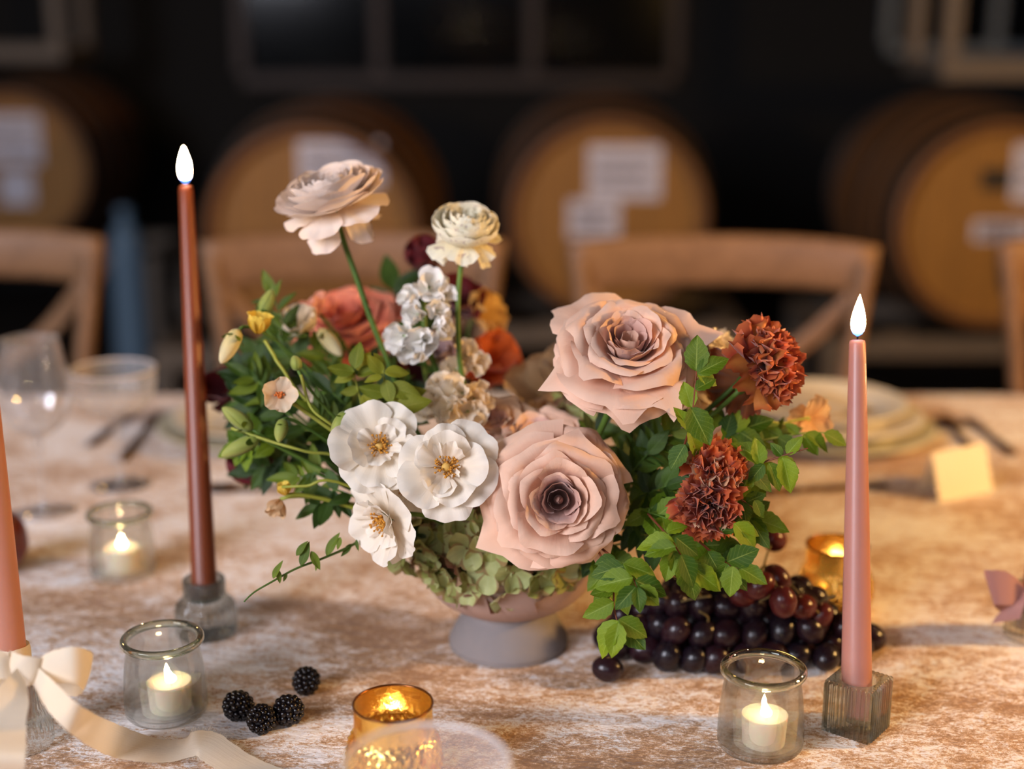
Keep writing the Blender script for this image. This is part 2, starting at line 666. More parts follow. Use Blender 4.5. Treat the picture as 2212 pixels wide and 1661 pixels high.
def top_rack(x0, x1, y0, label):
    """rack set on top of a barrel, its uprights run up out of the picture"""
    root = thing('barrel_rack', label, 'rack', ((x0 + x1) / 2, y0 + .3, 1.116), 'steel barrel racks on top of the barrels')
    z = 1.116
    for yy in (y0 + .28, y0 + .66):
        rack_beam(root, 'beam', box(x0, x1, yy - .028, yy + .028, z, z + .055, .006))
        for xx in (x0 + .025, x1 - .025):
            rack_beam(root, 'upright', box(xx - .025, xx + .025, yy - .025, yy + .025, z + .055, z + .75, .006))
    for xx in (x0 + .025, x1 - .025):
        rack_beam(root, 'rail', box(xx - .025, xx + .025, y0 + .308, y0 + .632, z + .004, z + .05, .006))
top_rack(-2.75, X_at(142, b1[1] + .28, 1.15), b1[1], 'pale steel rack standing on top of the far left barrel')
top_rack(X_at(2030, b4[1] + .28, 1.15), b4[0] + .75, b4[1], 'pale steel rack standing on top of the right edge barrel')

# pale canister in the shadow between the barrels
cx, cyy = X_at(272, 4.6, .6), 4.6
root = thing('plastic_canister', 'tall pale blue canister in shadow beside the far left barrel', 'canister', (cx, cyy, 0))
M = Matrix.Translation((cx, cyy, 0))
m_can = plain('pale_blue_plastic', srgb(92, 116, 136), .6)
pr = smooth_profile([(.0, 0), (.06, 0), (.064, .02), (.056, .45), (.055, .56), (.042, .62), (.022, .65), (.022, .67)], 4)
part(root, 'body', mk('body', lathe([(max(p.x, .0002), p.y) for p in pr], 24)), m_can, M)
part(root, 'cap', mk('cap', lathe([(.0002, .67), (.027, .67), (.027, .695), (.0002, .70)], 20)), m_can, M)

# ------------------------------------------------------------------ chairs
m_chair = wood('chair_oak', srgb(150, 110, 76), srgb(118, 84, 56), (3, 3, 3), .5)
m_rush = plain('rush_seat', srgb(160, 128, 84), .8, nscale=120, bump=.4)

def strip(pts, wdir, w, th):
    """bent flat bar through points, w along wdir, th across"""
    P = [Vector(p) for p in pts]
    V, F = [], []
    wd_ = Vector(wdir).normalized()
    for i, p in enumerate(P):
        t = (P[min(i + 1, len(P) - 1)] - P[max(i - 1, 0)]).normalized()
        wv = (wd_ - t * wd_.dot(t)).normalized()
        nv = t.cross(wv)
        for a, b in ((-.5, -.35), (-.35, -.5), (.35, -.5), (.5, -.35), (.5, .35), (.35, .5), (-.35, .5), (-.5, .35)):
            V.append(p + wv * (a * w) + nv * (b * th))
    for i in range(len(P) - 1):
        for k in range(8):
            a, c = i * 8 + k, i * 8 + (k + 1) % 8
            F.append((a, c, c + 8, a + 8))
    F.append(tuple(range(7, -1, -1)))
    F.append(tuple((len(P) - 1) * 8 + k for k in range(8)))
    return V, F, None

CHAIR_PARTS = None
def chair_parts():
    g = []
    H = .94
    arc = lambda x: .235 + .045 * (1 - (x / .27) ** 2)
    rail = [(x, arc(x), H - .045 - (.012 * (abs(x) / .27) ** 4)) for x in np.linspace(-.265, .265, 19)]
    g.append(('crest_rail', mk('crest_rail', strip(rail, (0, 0, 1), .088, .026)), m_chair))
    for s in (-1, 1):
        post = smooth_profile([(s * .205, .26, 0), (s * .20, .215, .25), (s * .20, .195, .46), (s * .222, .215, .68), (s * .246, .232, .86), (s * .252, .236, .90)], 5)
        g.append(('post', mk('post', tube(post, [.017] * len(post), 10)), m_chair))
        br = smooth_profile([(s * .236, .232, .845), (s * .14, .262, .74), (s * .0, .268 + .006 * s, .655), (-s * .10, .245, .58), (-s * .19, .2, .475)], 5)
        g.append(('cross_slat', mk('cross_slat', strip(br, (0, 0.0, 1), .034, .014)), m_chair))
        fl = [(s * .215, -.21, 0), (s * .212, -.205, .25), (s * .208, -.20, .445)]
        g.append(('leg', mk('leg', tube(fl, [.015, .018, .020], 10)), m_chair))
        g.append(('stretcher', mk('stretcher', tube([(s * .214, -.205, .2), (s * .202, .22, .2)], .011, 8)), m_chair))
    g.append(('stretcher', mk('stretcher', tube([(-.214, -.207, .26), (.214, -.207, .26)], .011, 8)), m_chair))
    g.append(('seat_frame', mk('seat_frame', box(-.235, .235, -.225, .215, .432, .462, .01), False), m_chair))
    g.append(('seat', mk('seat', box(-.2, .2, -.19, .18, .462, .474, .005), False), m_rush))
    return g

def chair(px, y, rz, label):
    global CHAIR_PARTS
    if CHAIR_PARTS is None:
        CHAIR_PARTS = chair_parts()
    x = X_at(px, y + .24, .9)
    root = thing('cross_back_chair', label, 'chair', (x, y, 0), 'wooden cross back chairs along the far side of the table')
    root.rotation_euler = (0, 0, rz)
    M = Matrix.Translation((x, y, 0)) @ Matrix.Rotation(rz, 4, 'Z')
    WM[root.name] = M
    for n, me, mm in CHAIR_PARTS:
        part(root, n, me, mm, M)

chair(-95, 2.30, .02, 'cross back wooden chair behind the wine glass at the left edge')
chair(775, 2.26, .04, 'cross back wooden chair behind the tall pink ranunculus stem')
chair(1545, 2.22, -.05, 'cross back wooden chair behind the right blush rose and stacked plates')
chair(2480, 2.24, -.03, 'cross back wooden chair cut off at the right edge')

# ------------------------------------------------------------------ table and cloth
m_table = wood('table_wood', srgb(96, 66, 42), srgb(70, 46, 30), (1, 8, 8), .5)
TX0, TX1, TY0, TY1 = -1.75, .90, .52, 2.12
root = thing('dining_table', 'long wooden dining table hidden beneath the velvet cloth', 'table', ((TX0 + TX1) / 2, (TY0 + TY1) / 2, 0))
part(root, 'tabletop', mk('tabletop', box(TX0 + .02, TX1 - .02, TY0 + .02, TY1 - .02, TZ - .045, TZ - .008, .005), False), m_table)
for xx in (TX0 + .15, TX1 - .2):
    for yy in (TY0 + .12, TY1 - .12):
        part(root, 'leg', mk('leg', box(xx - .035, xx + .035, yy - .035, yy + .035, 0, TZ - .045, .006), False), m_table)

def velvet():
    t = NT('crushed_velvet')
    v = t.obj()
    mp = t.n('Mapping')
    mp.inputs['Scale'].default_value = (.85, 1.4, 1)
    mp.inputs['Rotation'].default_value = (0, 0, .35)
    t.l(v, mp.inputs['Vector'])
    big = t.noise(6.0, 3, .5, mp.outputs['Vector'], .3)
    mid = t.noise(58, 5, .80, mp.outputs['Vector'], .5)
    fine = t.noise(260, 4, .9, mp.outputs['Vector'], .6)
    pile = t.noise(900, 2, .8, v)
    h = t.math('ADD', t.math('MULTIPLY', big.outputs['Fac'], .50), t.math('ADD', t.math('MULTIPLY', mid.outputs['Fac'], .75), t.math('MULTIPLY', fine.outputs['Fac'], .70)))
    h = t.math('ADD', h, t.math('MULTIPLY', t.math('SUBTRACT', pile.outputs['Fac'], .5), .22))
    c = t.ramp(t.math('SUBTRACT', h, .50), [(.35, srgb(168, 128, 94)), (.435, srgb(206, 164, 124)), (.49, srgb(230, 202, 178)), (.53, srgb(254, 248, 246))])  # pale stops paint the nap's sheen into the crush pattern
    nap = t.noise(75, 2, .7, mp.outputs['Vector'], .0)
    nm = t.bump(nap.outputs['Fac'], .5, .006)
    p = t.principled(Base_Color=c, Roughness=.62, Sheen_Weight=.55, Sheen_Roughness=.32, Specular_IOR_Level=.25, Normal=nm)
    p.inputs['Sheen Tint'].default_value = srgb(236, 226, 226)
    return t.surf(p.outputs[0])
m_velvet = velvet()

def cloth_mesh():
    rc = .16                       # corner radius
    drop = .25
    nx, ny = 150, 100
    V, F = [], []
    # rings: scale the rounded rectangle outline; interior grid via outline interpolation
    out = []
    per = []
    def corner(cx, cy, a0):
        for k in range(12):
            a = a0 + (PI / 2) * k / 12
            per.append((cx + rc * math.cos(a), cy + rc * math.sin(a), math.cos(a), math.sin(a)))
    def edge(ax, ay, bx, by, nx_, ny_, n):
        for k in range(n):
            per.append((ax + (bx - ax) * k / n, ay + (by - ay) * k / n, nx_, ny_))
    edge(TX1, TY0 + rc, TX1, TY1 - rc, 1, 0, 40)
    corner(TX1 - rc, TY1 - rc, 0)
    edge(TX1 - rc, TY1, TX0 + rc, TY1, 0, 1, 80)
    corner(TX0 + rc, TY1 - rc, PI / 2)
    edge(TX0, TY1 - rc, TX0, TY0 + rc, -1, 0, 40)
    corner(TX0 + rc, TY0 + rc, PI)
    edge(TX0 + rc, TY0, TX1 - rc, TY0, 0, -1, 80)
    corner(TX1 - rc, TY0 + rc, 3 * PI / 2)
    n = len(per)
    cxm, cym = (TX0 + TX1) / 2, (TY0 + TY1) / 2
    rings = []
    K = 60
    for k in range(1, K + 1):
        s = k / K
        rings.append([(cxm + (p[0] - cxm) * s, cym + (p[1] - cym) * s, TZ + (.0007 * math.sin(9 * p[0] * s + 3) * math.sin(11 * p[1] * s) if s < .98 else 0)) for p in per])
    for j, (o_, dz) in enumerate(((.006, -.001), (.011, -.005), (.014, -.012), (.018, -.05), (.024, -.11), (.03, -.18), (.04, -drop))):
        ring = []
        for i, p in enumerate(per):
            wv = math.sin(i * .55) * .5 + math.sin(i * .23 + 1) * .5
            q = o_ + max(0, j - 2) * .006 * wv
            ring.append((p[0] + p[2] * q, p[1] + p[3] * q, TZ + dz))
        rings.append(ring)
    V = [(cxm, cym, TZ)]
    for r in rings:
        V += r
    F = [(0, 1 + i, 1 + (i + 1) % n) for i in range(n)]
    for j in range(len(rings) - 1):
        for i in range(n):
            a, b = 1 + j * n + i, 1 + j * n + (i + 1) % n
            F.append((a, a + n, b + n, b))
    return V, F, None
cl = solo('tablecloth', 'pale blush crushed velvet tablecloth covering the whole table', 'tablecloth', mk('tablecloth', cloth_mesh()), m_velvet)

# ================================================================== TABLE THINGS
HALO = None
def tmat(p, rz=0.0):
    return Matrix.Translation(p) @ Matrix.Rotation(rz, 4, 'Z')

# ------------------------------------------------------------------ candles
def flame_mesh(h, r, fat=.62):
    prof = []
    for i in range(15):
        v = i / 14
        rr = r * (math.sin(PI * v ** fat) ** .85) * (1 - .25 * v) + .0001
        prof.append((rr, h * v))
    return mk('flame', lathe(prof, 20))

def taper(name_label, base, top, rb, rt, mat, lit=True, fh=.036, fr=.0065, fat=.66):
    base, top = Vector(base), Vector(top)
    ax = (top - base)
    L = ax.length
    M = Matrix.Translation(base) @ frame(ax)
    root = thing('taper_candle', name_label, 'candle', base)
    prof = [(.0001, 0), (rb * .96, 0), (rb, .003)] + [(rb + (rt - rb) * (v ** 1.25), L * v) for v in np.linspace(.05, .985, 20)] + [(rt * .92, L * .994), (rt * .6, L * .9965), (rt * .25, L * .994), (.0001, L * .994)]
    part(root, 'wax_body', mk('wax_body', lathe(prof, 40)), mat, M)
    part(root, 'wick', mk('wick', tube([(0, 0, L * .992), (.0003, 0, L + .004), (.001, 0, L + .009)], .0008, 6)), m_wick, M)
    if lit:
        Mf = M @ Matrix.Translation((0, 0, L + .0015)) @ (frame(ax).inverted())
        part(root, 'flame', flame_mesh(fh, fr, fat), flame_mat('taper_flame', 330.0, fh), Mf, label='bright yellow candle flame with blue base')
    return root

m_wick = plain('charred_wick', srgb(30, 20, 14), .9)
m_wax_brown = wax('wax_rust_brown', srgb(132, 64, 34), None, .02, .3)
m_wax_rose = wax('wax_dusty_rose', srgb(186, 126, 110), None, .02, .3)
m_wax_mauve = wax('wax_terracotta_pink', srgb(188, 126, 104), None, .02, .3)
m_votive = plain('votive_wax', srgb(250, 238, 214), .45, var=.02, nscale=50, bump=.03, sss=.6)

# glass candle holders, ribbed solid glass
def ribbed(prof, nrib, depth, n=None):
    n = n or nrib * 6
    return lathe(prof, n, lambda t, r, z: r * (1 + depth * math.cos(nrib * t)) if r > .012 else r)

m_gsolid = glass_solid('pressed_glass')
m_gblue = glass_solid('smoky_pressed_glass', (.86, .90, .90, 1))

def holder_round(px, py, label, s=1.0):
    """two-step round holder with vertical ribs and a socket"""
    b = T(px, py)
    root = thing('glass_candle_holder', label, 'candle holder', b)
    prof = [(.0002, .0), (.027, .0), (.0285, .003), (.0285, .024), (.027, .030), (.0215, .035), (.0195, .040), (.0200, .053), (.0190, .0555),
            (.0165, .055), (.0150, .053), (.0138, .034), (.0002, .033)]
    prof = [(r * s, z * s) for r, z in prof]
    part(root, 'base_and_socket', mk('base_and_socket', ribbed(prof, 26, .022)), m_gblue, Matrix.Translation(b))
    return b

hb = holder_round(447, 1364, 'round ribbed grey glass holder under the tall rust brown taper')
ht = W(401, 399, 1.415)
taper('tall rust brown taper candle on the left, lit', hb + Vector((0, 0, .034)), ht, .0123, .0066, m_wax_brown, fat=.80)

# right: square rotated, ribbed
hb2 = T(1848, 1574)
root = thing('glass_candle_holder', 'square ribbed clear glass holder under the dusty rose taper', 'candle holder', hb2)
def square_ring(half, z, n=20, rib=.0012):
    ring = []
    for s in range(4):
        for k in range(n):
            t = -1 + 2 * k / n
            x, y = half, t * half
            x += rib * math.cos(k * PI)            # alternate ribs
            a = s * PI / 2
            ring.append((x * math.cos(a) - y * math.sin(a), x * math.sin(a) + y * math.cos(a), z))
    return ring
def circ_ring(r, z, n=80):
    return [(r * math.cos(-PI / 4 + 2 * PI * k / n), r * math.sin(-PI / 4 + 2 * PI * k / n), z) for k in range(n)]
rings = [circ_ring(.0003, 0), square_ring(.0195, 0, rib=.0004), square_ring(.0205, .002, rib=.0020), square_ring(.0205, .044, rib=.0020), square_ring(.0195, .0465, rib=.0006),
         circ_ring(.0158, .0462), circ_ring(.0148, .045), circ_ring(.0139, .012), circ_ring(.0003, .011)]
V = sum(rings, [])
F = []
for j in range(len(rings) - 1):
    for i in range(80):
        a, b = j * 80 + i, j * 80 + (i + 1) % 80
        F.append((a, b, b + 80, a + 80))
part(root, 'ribbed_block', mesh('ribbed_block', V, F, None, False), m_gsolid, tmat(hb2, PI / 4 + .12))
taper('dusty rose taper candle in square glass on the right, lit', hb2 + Vector((0, 0, .0125)), W(1852, 731, 1.19), .0129, .0068, m_wax_rose)

# far left: bell holder with ribbon
hb3 = T(42, 1606)
root = thing('glass_candle_holder', 'bell shaped ribbed clear glass holder under the ribboned candle', 'candle holder', hb3)
prof = [(.0003, 0), (.0265, 0), (.0275, .003), (.0268, .018), (.0225, .031), (.0205, .034), (.0195, .048), (.0205, .060), (.0190, .061), (.0160, .060), (.0140, .058), (.0135, .022), (.0003, .021)]
part(root, 'base_and_socket', mk('base_and_socket', ribbed(prof, 30, .025)), m_gsolid, Matrix.Translation(hb3))
c3b = hb3 + Vector((0, 0, .0225))
c3top = W(-55, 560, 1.10)
taper('terracotta pink taper candle with cream bow at the left edge', c3b, c3top, .0130, .0066, m_wax_mauve)

# far right: holder half out of frame with mauve bow (candle too, out of frame)
hb4 = T(2222, 1375)
root = thing('glass_candle_holder', 'ribbed clear glass holder with mauve bow at the right edge', 'candle holder', hb4)
prof4 = [(.0003, 0), (.0225, 0), (.0235, .003), (.0225, .030), (.0200, .044), (.0195, .052), (.0160, .052), (.0142, .050), (.0138, .012), (.0003, .011)]
part(root, 'base_and_socket', mk('base_and_socket', ribbed(prof4, 26, .025)), m_gsolid, Matrix.Translation(hb4))
taper('dusty rose taper candle just outside the right edge', hb4 + Vector((0, 0, .0125)), hb4 + Vector((.01, .0, .25)), .0128, .0066, m_wax_rose)

# ------------------------------------------------------------------ jars with votive candles
m_jar = glass_solid('jar_glass', (.975, .98, .965, 1), .015, 1.45, .5)
m_rim = glass_solid('jar_rim_glass', (.90, .94, .86, 1))

def jar(px, py, s, label, vlabel, off=(0, 0), lit=190.0):
    b = T(px, py)
    M = Matrix.Translation(b)
    root = thing('glass_jar', label, 'jar', b, 'clear glass votive jars')
    outer = smooth_profile([(.0002, .0), (.026, .0), (.0335, .003), (.0348, .010), (.0345, .025), (.0328, .045), (.0305, .060), (.0300, .066)], 5)
    inner = smooth_profile([(.0288, .066), (.0292, .060), (.0315, .045), (.0330, .025), (.0330, .012), (.0300, .0065), (.0002, .0055)], 5)
    part(root, 'glass_body', mk('glass_body', lathe([(max(p.x, .0002) * s, p.y * s) for p in outer + inner], 64)), m_jar, M)
    rp = [((.0318 + .0031 * math.cos(a)) * s, (.0685 + .0036 * math.sin(a)) * s) for a in np.linspace(PI, -PI, 17)]
    part(root, 'rolled_rim', mk('rolled_rim', lathe(rp, 56)), m_rim, M)
    # votive
    vb = b + Vector((off[0], off[1], .0062 * s))
    Mv = Matrix.Translation(vb)
    v = thing('votive_candle', vlabel, 'candle', vb, 'small cream votive candles in glass')
    vr, vh = .0185 * s, .0255 * s
    prof = [(.0002, 0), (vr * .90, 0), (vr * .93, .001), (vr, vh * .93), (vr * 1.02, vh), (vr * .97, vh * .995), (vr * .90, vh * .955), (vr * .4, vh * .94), (.0002, vh * .94)]
    part(v, 'wax_body', mk('wax_body', lathe(prof, 40)), m_votive, Mv)
    part(v, 'wick', mk('wick', tube([(0, 0, vh * .9), (.0004, 0, vh + .004)], .0007, 6)), m_wick, Mv)
    part(v, 'flame', flame_mesh(.0100 * s, .0036 * s, .85), flame_mat('votive_flame', lit, .0100), Mv @ Matrix.Translation((0, 0, vh * .94 + .002)), label='small round candle flame')
    return b

jar(1641, 1612, 1.0, 'clear glass jar at the lower right beside the square candle holder', 'cream votive candle in the lower right glass jar', (.002, -.004))
jar(361, 1540, 1.0, 'clear glass jar beside the blackberries at lower left', 'cream votive candle in the glass jar beside the blackberries', (.004, -.002))
jar(268, 1240, 1.0, 'clear glass jar behind, left of the brown taper', 'cream votive candle in the glass jar left of the brown taper')

# ------------------------------------------------------------------ gold mercury glass votives
def mercury():
    t = NT('gold_mercury_glass')
    v = t.obj()
    nz = t.noise(160, 3, .6, v)
    sp = t.noise(60, 2, .5, v)
    g = t.principled(Base_Color=srgb(244, 204, 112), Metallic=1.0, Roughness=.24, Normal=t.bump(nz.outputs['Fac'], .3, .002))
    tl = t.n('BsdfTranslucent')
    tl.inputs['Color'].default_value = srgb(255, 205, 110)
    tp = t.n('BsdfTransparent')
    tp.inputs['Color'].default_value = srgb(250, 190, 90)
    m1 = t.n('MixShader')
    m1.inputs[0].default_value = .16
    t.l(g.outputs[0], m1.inputs[1])
    t.l(tl.outputs[0], m1.inputs[2])
    m2 = t.n('MixShader')
    t.l(t.math('MULTIPLY', t.math('GREATER_THAN', sp.outputs['Fac'], .60), .55), m2.inputs[0])
    t.l(m1.outputs[0], m2.inputs[1])
    t.l(tp.outputs[0], m2.inputs[2])
    return t.surf(m2.outputs[0])
m_gold = mercury()

def gold_votive(px, py, s, label, vlabel):
    b = T(px, py)
    M = Matrix.Translation(b)
    root = thing('gold_votive_holder', label, 'candle holder', b, 'gold mercury glass votive holders')
    pr = smooth_profile([(.0002, 0), (.024, 0), (.030, .004), (.0345, .018), (.0345, .030), (.0315, .042), (.0290, .047), (.0285, .066), (.0288, .068)], 6)
    prof = [(max(p.x, .0002) * s, p.y * s) for p in pr]
    def bumps(t, r, z):
        zz = z / s
        if r < .026 * s or zz > .046:
            return r
        row = int(zz / .0062)
        return r + .0016 * s * max(0, math.cos(26 * t + (row % 2) * PI)) * max(0, math.sin(PI * (zz / .0062 % 1.0)))
    part(root, 'hobnail_cup', mk('hobnail_cup', lathe(prof, 156, bumps)), m_gold, M)
    part(root, 'rim', mk('rim', lathe([((.0287 + .0009 * math.cos(a)) * s, (.068 + .0009 * math.sin(a)) * s) for a in np.linspace(PI, -PI, 9)], 60)), plain('dark_gold_rim', srgb(120, 70, 30), .3, .8), M)
    vb = b + Vector((0, 0, .003))
    Mv = Matrix.Translation(vb)
    v = thing('votive_candle', vlabel, 'candle', vb, 'small cream votive candles in glass')
    vr, vh = .019 * s, .022 * s
    part(v, 'wax_body', mk('wax_body', lathe([(.0002, 0), (vr * .93, 0), (vr, vh), (vr * .9, vh * .95), (.0002, vh * .94)], 32)), m_votive, Mv)
    part(v, 'wick', mk('wick', tube([(0, 0, vh * .9), (.0004, 0, vh + .004)], .0007, 6)), m_wick, Mv)
    part(v, 'flame', flame_mesh(.0115, .0036, .8), flame_mat('votive_flame', 190.0, .0115), Mv @ Matrix.Translation((0, 0, vh * .94 + .002)))
gold_votive(853, 1700, 1.05, 'gold mercury glass votive cup in the front, by the blurred glass rim', 'votive candle inside the front gold cup')
gold_votive(1800, 1322, 1.05, 'gold mercury glass votive cup glowing behind the dusty rose taper', 'votive candle inside the gold cup behind the taper')

# ------------------------------------------------------------------ stemware
m_stem = glass_wall('stemware_glass', (.93, .93, .94, 1), 1.0, .05, 0, .2, .16, 1.8, .07)
m_ribglass = glass_wall('ribbed_stemware_glass', (.95, .94, .93, 1), 1.0, .10, 110, .6, painted_reflect=.20)

def stem_and_foot(root, M, zb, rf):
    pr = smooth_profile([(.0002, .0035), (.010, .0045), (.0045, .012), (.0034, .03), (.0034, zb - .02), (.006, zb - .004)], 5)
    part(root, 'stem', mk('stem', lathe([(p.x, p.y) for p in pr], 20)), m_stem, M)
    part(root, 'foot', mk('foot', lathe([(.0002, 0), (rf, 0), (rf + .0006, .001), (rf, .002), (.012, .0042), (.0002, .0044)], 48)), m_stem, M)

def wine_glass(px, py, label):
    b = T(px, py)
    M = Matrix.Translation(b)
    root = thing('wine_glass', label, 'glass', b)
    stem_and_foot(root, M, .095, .036)
    pr = smooth_profile([(.0002, .093), (.012, .096), (.030, .110), (.041, .132), (.042, .150), (.038, .178), (.0335, .205), (.0325, .212)], 6)
    part(root, 'bowl', mk('bowl', lathe([(max(p.x, .0002), p.y) for p in pr], 48)), m_stem, M)
    part(root, 'rim', mk('rim', lathe([(.0325 + .0007 * math.cos(a), .212 + .0007 * math.sin(a)) for a in np.linspace(PI, -PI, 9)], 48)), m_gsolid, M)

def coupe(px, py, h, r, label):
    b = T(px, py)
    M = Matrix.Translation(b)
    root = thing('coupe_glass', label, 'glass', b, 'ribbed glass coupes')
    stem_and_foot(root, M, h - .062, .036)
    z0 = h - .064
    pr = smooth_profile([(.0002, z0), (.010, z0 + .002), (r * .62, z0 + .012), (r * .88, z0 + .028), (r * .97, z0 + .046), (r, h)], 6)
    part(root, 'bowl', mk('bowl', lathe([(max(p.x, .0002), p.y) for p in pr], 156, lambda t, rr, z: rr * (1 + .012 * math.cos(26 * t)) if z < h - .006 and rr > .012 else rr)), m_ribglass, M)
    part(root, 'rim', mk('rim', lathe([(r + .0015 * math.cos(a), h + .0015 * math.sin(a)) for a in np.linspace(PI, -PI, 9)], 64)), plain('painted_rim_sheen', srgb(225, 215, 210), .3), M)  # clear glass rim; its bright reflection is painted as pale opaque colour
wine_glass(97, 1106, 'large clear wine glass at the left edge')
coupe(262, 1046, .150, .0515, 'ribbed glass coupe behind the jar on the left')
rim = W(922, 1652, .84)
bx = rim.copy()
b = Vector((bx.x, bx.y, TZ))
dd = b - CAM
coupe_px = CW / 2 + FPX * dd.x / dd.dot(FW)
coupe_py = CH / 2 - FPX * dd.dot(UP) / dd.dot(FW)
coupe(coupe_px, coupe_py, rim.z - TZ, .0495, 'blurred ribbed coupe rim in the foreground, in front of gold cup')

# ------------------------------------------------------------------ plates, cutlery, place card, fruit
m_plate = plain('cream_stoneware', srgb(248, 240, 226), .35, var=.06, nscale=40, bump=.05)
m_plate2 = plain('sage_edged_stoneware', srgb(226, 220, 194), .35, var=.08, nscale=40, bump=.05)
def plate(p, z, r, label, mm, group, fd=.0028):
    o = thing('plate', label, 'plate', (p.x, p.y, TZ + z), group)
    M = Matrix.Translation((p.x, p.y, TZ + z))
    pr = smooth_profile([(.0003, .0), (r * .6, .0), (r * .64, .0035), (r * .8, .009), (r * .985, .0145), (r, .016), (r * .985, .0172), (r * .8, .0120), (r * .66, .0062), (r * .6, .0045), (.0003, .004)], 4)
    ob = part(o, 'dish', mk('dish', lathe([(max(q.x, .0003), q.y) for q in pr], 64)), mm, M)
    part(o, 'foot_ring', mk('foot_ring', lathe([(r * .40, -fd), (r * .44, -fd), (r * .44, .0005), (r * .40, .0005)], 48)), mm, M)
pc = T(1800, 945)
plate(pc, .003, .137, 'large cream charger plate at the bottom of the right stack', m_plate2, 'plates stacked at the right place setting')
plate(pc + Vector((-.006, .004, 0)), .0195, .126, 'cream dinner plate in the middle of the right stack', m_plate, 'plates stacked at the right place setting', .0122)
plate(pc + Vector((-.01, .01, 0)), .0355, .110, 'cream salad plate on top of the right stack', m_plate, 'plates stacked at the right place setting', .0118)
pl = T(556, 938)
plate(pl, .003, .137, 'large cream charger plate behind the brown taper on the left', m_plate2, 'plates at the left place setting')
plate(pl + Vector((.006, .004, 0)), .0145, .120, 'cream dinner plate on the left charger', m_plate, 'plates at the left place setting')
# folded napkin on top of right stack
def napkin_mesh():
    def f(u, v):
        return (u * .055, (v - .5) * .12, .012 * (1 - u * u) + .003 * math.sin(9 * v + 4 * u) + .002)
    g = grid(f, 16, 16)
    lo = grid(lambda u, v: (u * .055, (v - .5) * .12, .0), 16, 16)
    k = len(g[0])
    V = g[0] + lo[0]
    F = g[1] + [tuple(i + k for i in reversed(q)) for q in lo[1]]
    return V, F, None
m_nap = plain('cream_linen', srgb(226, 208, 184), .8, nscale=200, bump=.3)
solo('folded_napkin', 'folded cream napkin on the right plate stack', 'napkin', mk('napkin', napkin_mesh()), m_nap, Matrix.Translation(pc + Vector((-.012, .012, .0400))) @ Matrix.Rotation(.4, 4, 'Z'))

m_brass = plain('aged_brass_cutlery', srgb(120, 84, 48), .35, .9, var=.25)
def cutlery(kind, a, b, label):
    """flat cutlery lying on the cloth from handle end a to working end b"""
    a, b = Vector(a), Vector(b)
    L = (b - a).length
    root = thing(kind, label, kind.split('_')[-1], a, 'dark brass cutlery')
    M = Matrix.Translation(a + Vector((0, 0, .0025))) @ frame_x(b - a, (0, 0, 1))
    hw = [(0, .0055), (.02, .0062), (.10, .0042), (L * .62, .0032)]
    def bar(xs, th=.0022, z=0.0):
        V, F = [], []
        for x, w in xs:
            V += [(x, -w, z - th), (x, w, z - th), (x, w, z + th), (x, -w, z + th)]
        for i in range(len(xs) - 1):
            for k in range(4):
                p, q = i * 4 + k, i * 4 + (k + 1) % 4
                F.append((p, q, q + 4, p + 4))
        F += [(3, 2, 1, 0), tuple((len(xs) - 1) * 4 + k for k in range(4))]
        return V, F, None
    part(root, 'handle', mk('handle', bar(hw), True), m_brass, M)
    if 'fork' in kind:
        part(root, 'neck', mk('neck', bar([(L * .62, .0032), (L * .70, .009), (L * .78, .0115)], .0012)), m_brass, M)
        for k in range(4):
            y = -.0096 + .0064 * k
            g = bar([(L * .78, .0019), (L * .99, .0011)], .001)
            part(root, 'tine', mk('tine', ([(v[0], v[1] + y, v[2]) for v in g[0]], g[1], None)), m_brass, M)
    elif 'knife' in kind:
        part(root, 'blade', mk('blade', bar([(L * .6, .0045), (L * .66, .009), (L * .9, .010), (L, .002)], .0008)), m_brass, M)
    else:
        def sp(u, v):
            w = .0175 * math.sin(PI * (.08 + .92 * v)) ** .6
            return (L * .62 + L * .36 * v, u * w, -.0015 + .004 * (u * u) + .004 * (2 * v - 1) ** 2)
        part(root, 'spoon_bowl', mk('spoon_bowl', grid(sp, 10, 12)), m_brass, M)
cutlery('dinner_knife', T(2190, 985), T(2086, 905), 'dark knife right of the plate stack, nearest the right edge')
cutlery('dinner_spoon', T(2112, 990), T(2036, 905), 'dark spoon lying between plate stack and knife')
cutlery('dessert_fork', T(1915, 1052), T(1640, 1066), 'dark dessert fork lying in front of the right plates')
cutlery('dinner_fork', T(262, 1000), T(348, 890), 'dark fork beside the left charger plate')
cutlery('salad_fork', T(196, 966), T(292, 888), 'small dark fork seen through the coupe glass')
cutlery('dessert_spoon', T(640, 1058), T(430, 1062), 'dark dessert spoon lying in front of the left charger')

# place card
p0, p1 = T(2030, 1086), T(2146, 1062)
ex = (p1 - p0).normalized()
ez = Vector((0, 0, 1))
ey = ez.cross(ex)
hgt, wdt, th = .058, (p1 - p0).length, .0006
Vc, Fc = [], []
prof = [(0, 0), (.020, hgt), (.040, 0), (.040 - th * 2, 0), (.020, hgt - th * 3), (th * 2, 0)]
for s_ in (0, wdt):
    for (yy, zz) in prof:
        Vc.append(p0 + ex * s_ + ey * yy + ez * (zz + .0003))
Fc = [(i, (i + 1) % 6, (i + 1) % 6 + 6, i + 6) for i in range(6)] + [(0, 5, 4, 1), (1, 4, 3, 2), (6, 7, 10, 11), (7, 8, 9, 10)]
solo('place_card', 'folded blank cream place card standing right of the plates', 'place card', mesh('place_card', [v - p0 for v in Vc], Fc, None, False),
     plain('card_stock', srgb(246, 232, 206), .75, var=.03, bump=0), Matrix.Translation(p0))

